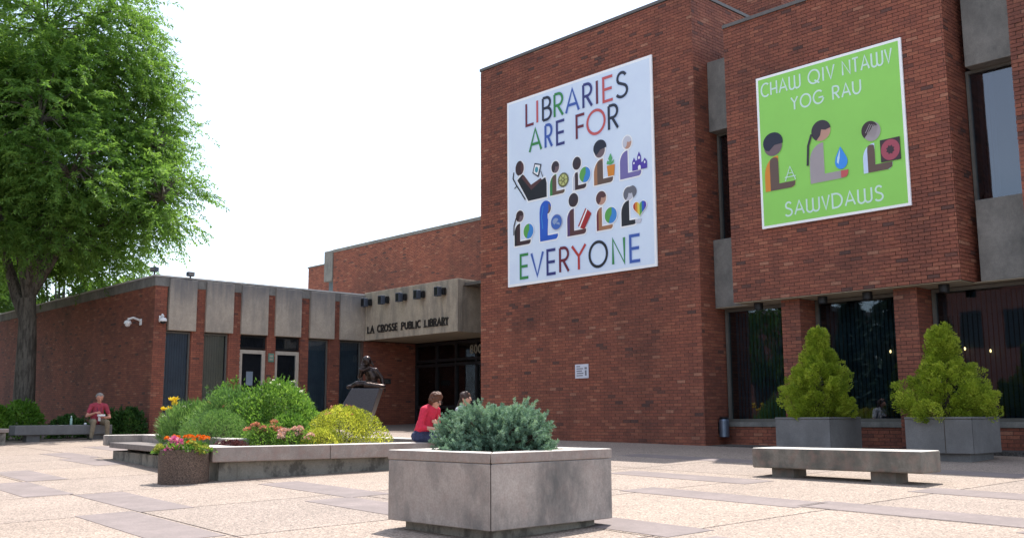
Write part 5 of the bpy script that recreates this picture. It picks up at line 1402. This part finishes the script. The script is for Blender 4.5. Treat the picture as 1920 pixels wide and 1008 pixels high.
w2x, w2y = bedw(.12, 3.98)
wo2 = thing('person', 'dark haired woman in a pale grey shirt mostly hidden by the spruce', 'person', (w2x, w2y, wz), math.radians(-62)); wo2.scale = (.93,)*3
C, q = seated('grey','jean2',.43,.06,(.28,.10,.24),(.12,.32,.18),((-.6,.7,0),(0,.1,1),.5),(-.27,.10,.24),(-.10,.33,.18),((.6,.7,0),(0,.1,1),.5),(.12,.46,.08),(.13,.44,-.30),(-.10,.46,.08),(-.10,.48,-.30),(0,.12,.735),(.25,.95,-.12),.6,1.0,1,'skin')
figure('body', C, mats_for('grey','jean2','skin','shoe'), wo2)
features(wo2, q, 1, SK['eye'], SK['mouth'])
hc = Vector((0,.12,.735)); f = Vector((.25,.95,-.12)).normalized(); s = f.cross(Vector((0,0,1))).normalized(); u = s.cross(f); pts = [(tuple(hc-f*.02+u*.02), .098)]
for k_ in range(40):
    v = Vector(rdir(1)[0])
    if v.dot(f) > .30 and v.dot(u) < .6: continue
    pts.append((tuple(hc-f*.018+u*.01+(s*v.dot(s)*.085+f*v.dot(f)*.085+u*v.dot(u)*.10)), random.uniform(.024,.036)))
for k_ in range(7): pts.append((tuple(hc-f*(.10+.012*k_)-u*(.02+.035*k_)), .036))
hairdo(wo2, pts, HA['dark'], 0, voxel=.011)

# ================================================================== bronze figure on a leaning stone
sx_, sy_ = -18.45, 12.75; sgz = gz(sx_, sy_)
st = thing('bronze_statue', 'dark bronze seated figure on a leaning grey stone behind the flower bed', 'statue', (sx_, sy_, sgz), math.radians(46.8))
# local x runs to the right as seen from the plaza front, y away from it
H1 = 0.63-sgz
b = MB()
def stone(pts, y0, y1):
    b.extrude([(p[0], y0, p[1]) for p in pts], (0, y1-y0, 0))
stone([(-.21,H1),(.41,H1),(.18,H1-.72),(.12,-.1),(-.16,-.1),(-.17,H1-.50),(-.20,H1-.42),(-.26,H1-.42),(-.30,H1-.52),(-.44,H1-.40)], -.30, .30)
b.build('pedestal', M['granite'], st, .02)
C = [('b', [((.06,.02,H1+.10),.105),((.07,.0,H1+.24),.115),((.03,-.02,H1+.36),.10)], ((0,1,0),.8)),
     ('b', [((-.07,0,H1+.41),.045),((.13,0,H1+.40),.05)]), ('b', [((.02,-.01,H1+.42),.045),((-.01,-.03,H1+.50),.042)])]
hd, q = head('b', (-.03,-.03,H1+.585), (-.75,-.5,-.25), .98); C += hd
C += [('b', [((.14,0,H1+.38),.048),((.24,.02,H1+.22),.042),((.27,.0,H1+.06),.034)]), ('b', [((-.08,-.02,H1+.40),.046),((-.13,-.10,H1+.26),.04),((-.10,-.13,H1+.42),.032)]),
      ('b', [((.02,-.04,H1+.07),.075),((-.16,-.16,H1+.09),.062),((-.25,-.12,H1+.05),.045)]), ('b', [((.12,-.05,H1+.07),.078),((.0,-.20,H1+.07),.06),((.22,-.20,H1+.045),.042),((.30,-.17,H1+.04),.036)]),
      ('b', [((-.25,-.12,H1+.05),.04),((-.32,-.16,H1+.03),.032)])]
C += hand('b', (.27,.0,H1+.06), (.3,-.1,-.9), (-1,0,0), .3) + hand('b', (-.10,-.13,H1+.42), (.15,.1,1), (0,1,0), .9)
C = [(c[0], [((.10+p[0]*1.28, p[1]*1.2, p[2]), r*1.22) for p, r in c[1]])+tuple(c[2:]) for c in C]
figure('figure', C, {'b': M['bronze']}, st, .010, 2)
hc = Vector((.06,-.036,H1+.585)); pts = [(tuple(hc+Vector((.02,.015,.02))), .098)]
for k_ in range(7): pts.append((tuple(hc+Vector((.09+.012*k_, .02, .02-.016*k_))), .036-.002*k_))
hairdo(st, pts, M['bronze'], 0)
b = MB(); b.tube([(-.07,-.16,H1+.42),(.03,-.19,H1+.40),(.18,-.16,H1+.46)], .026, 7); b.build('collar', M['bronze'], st)
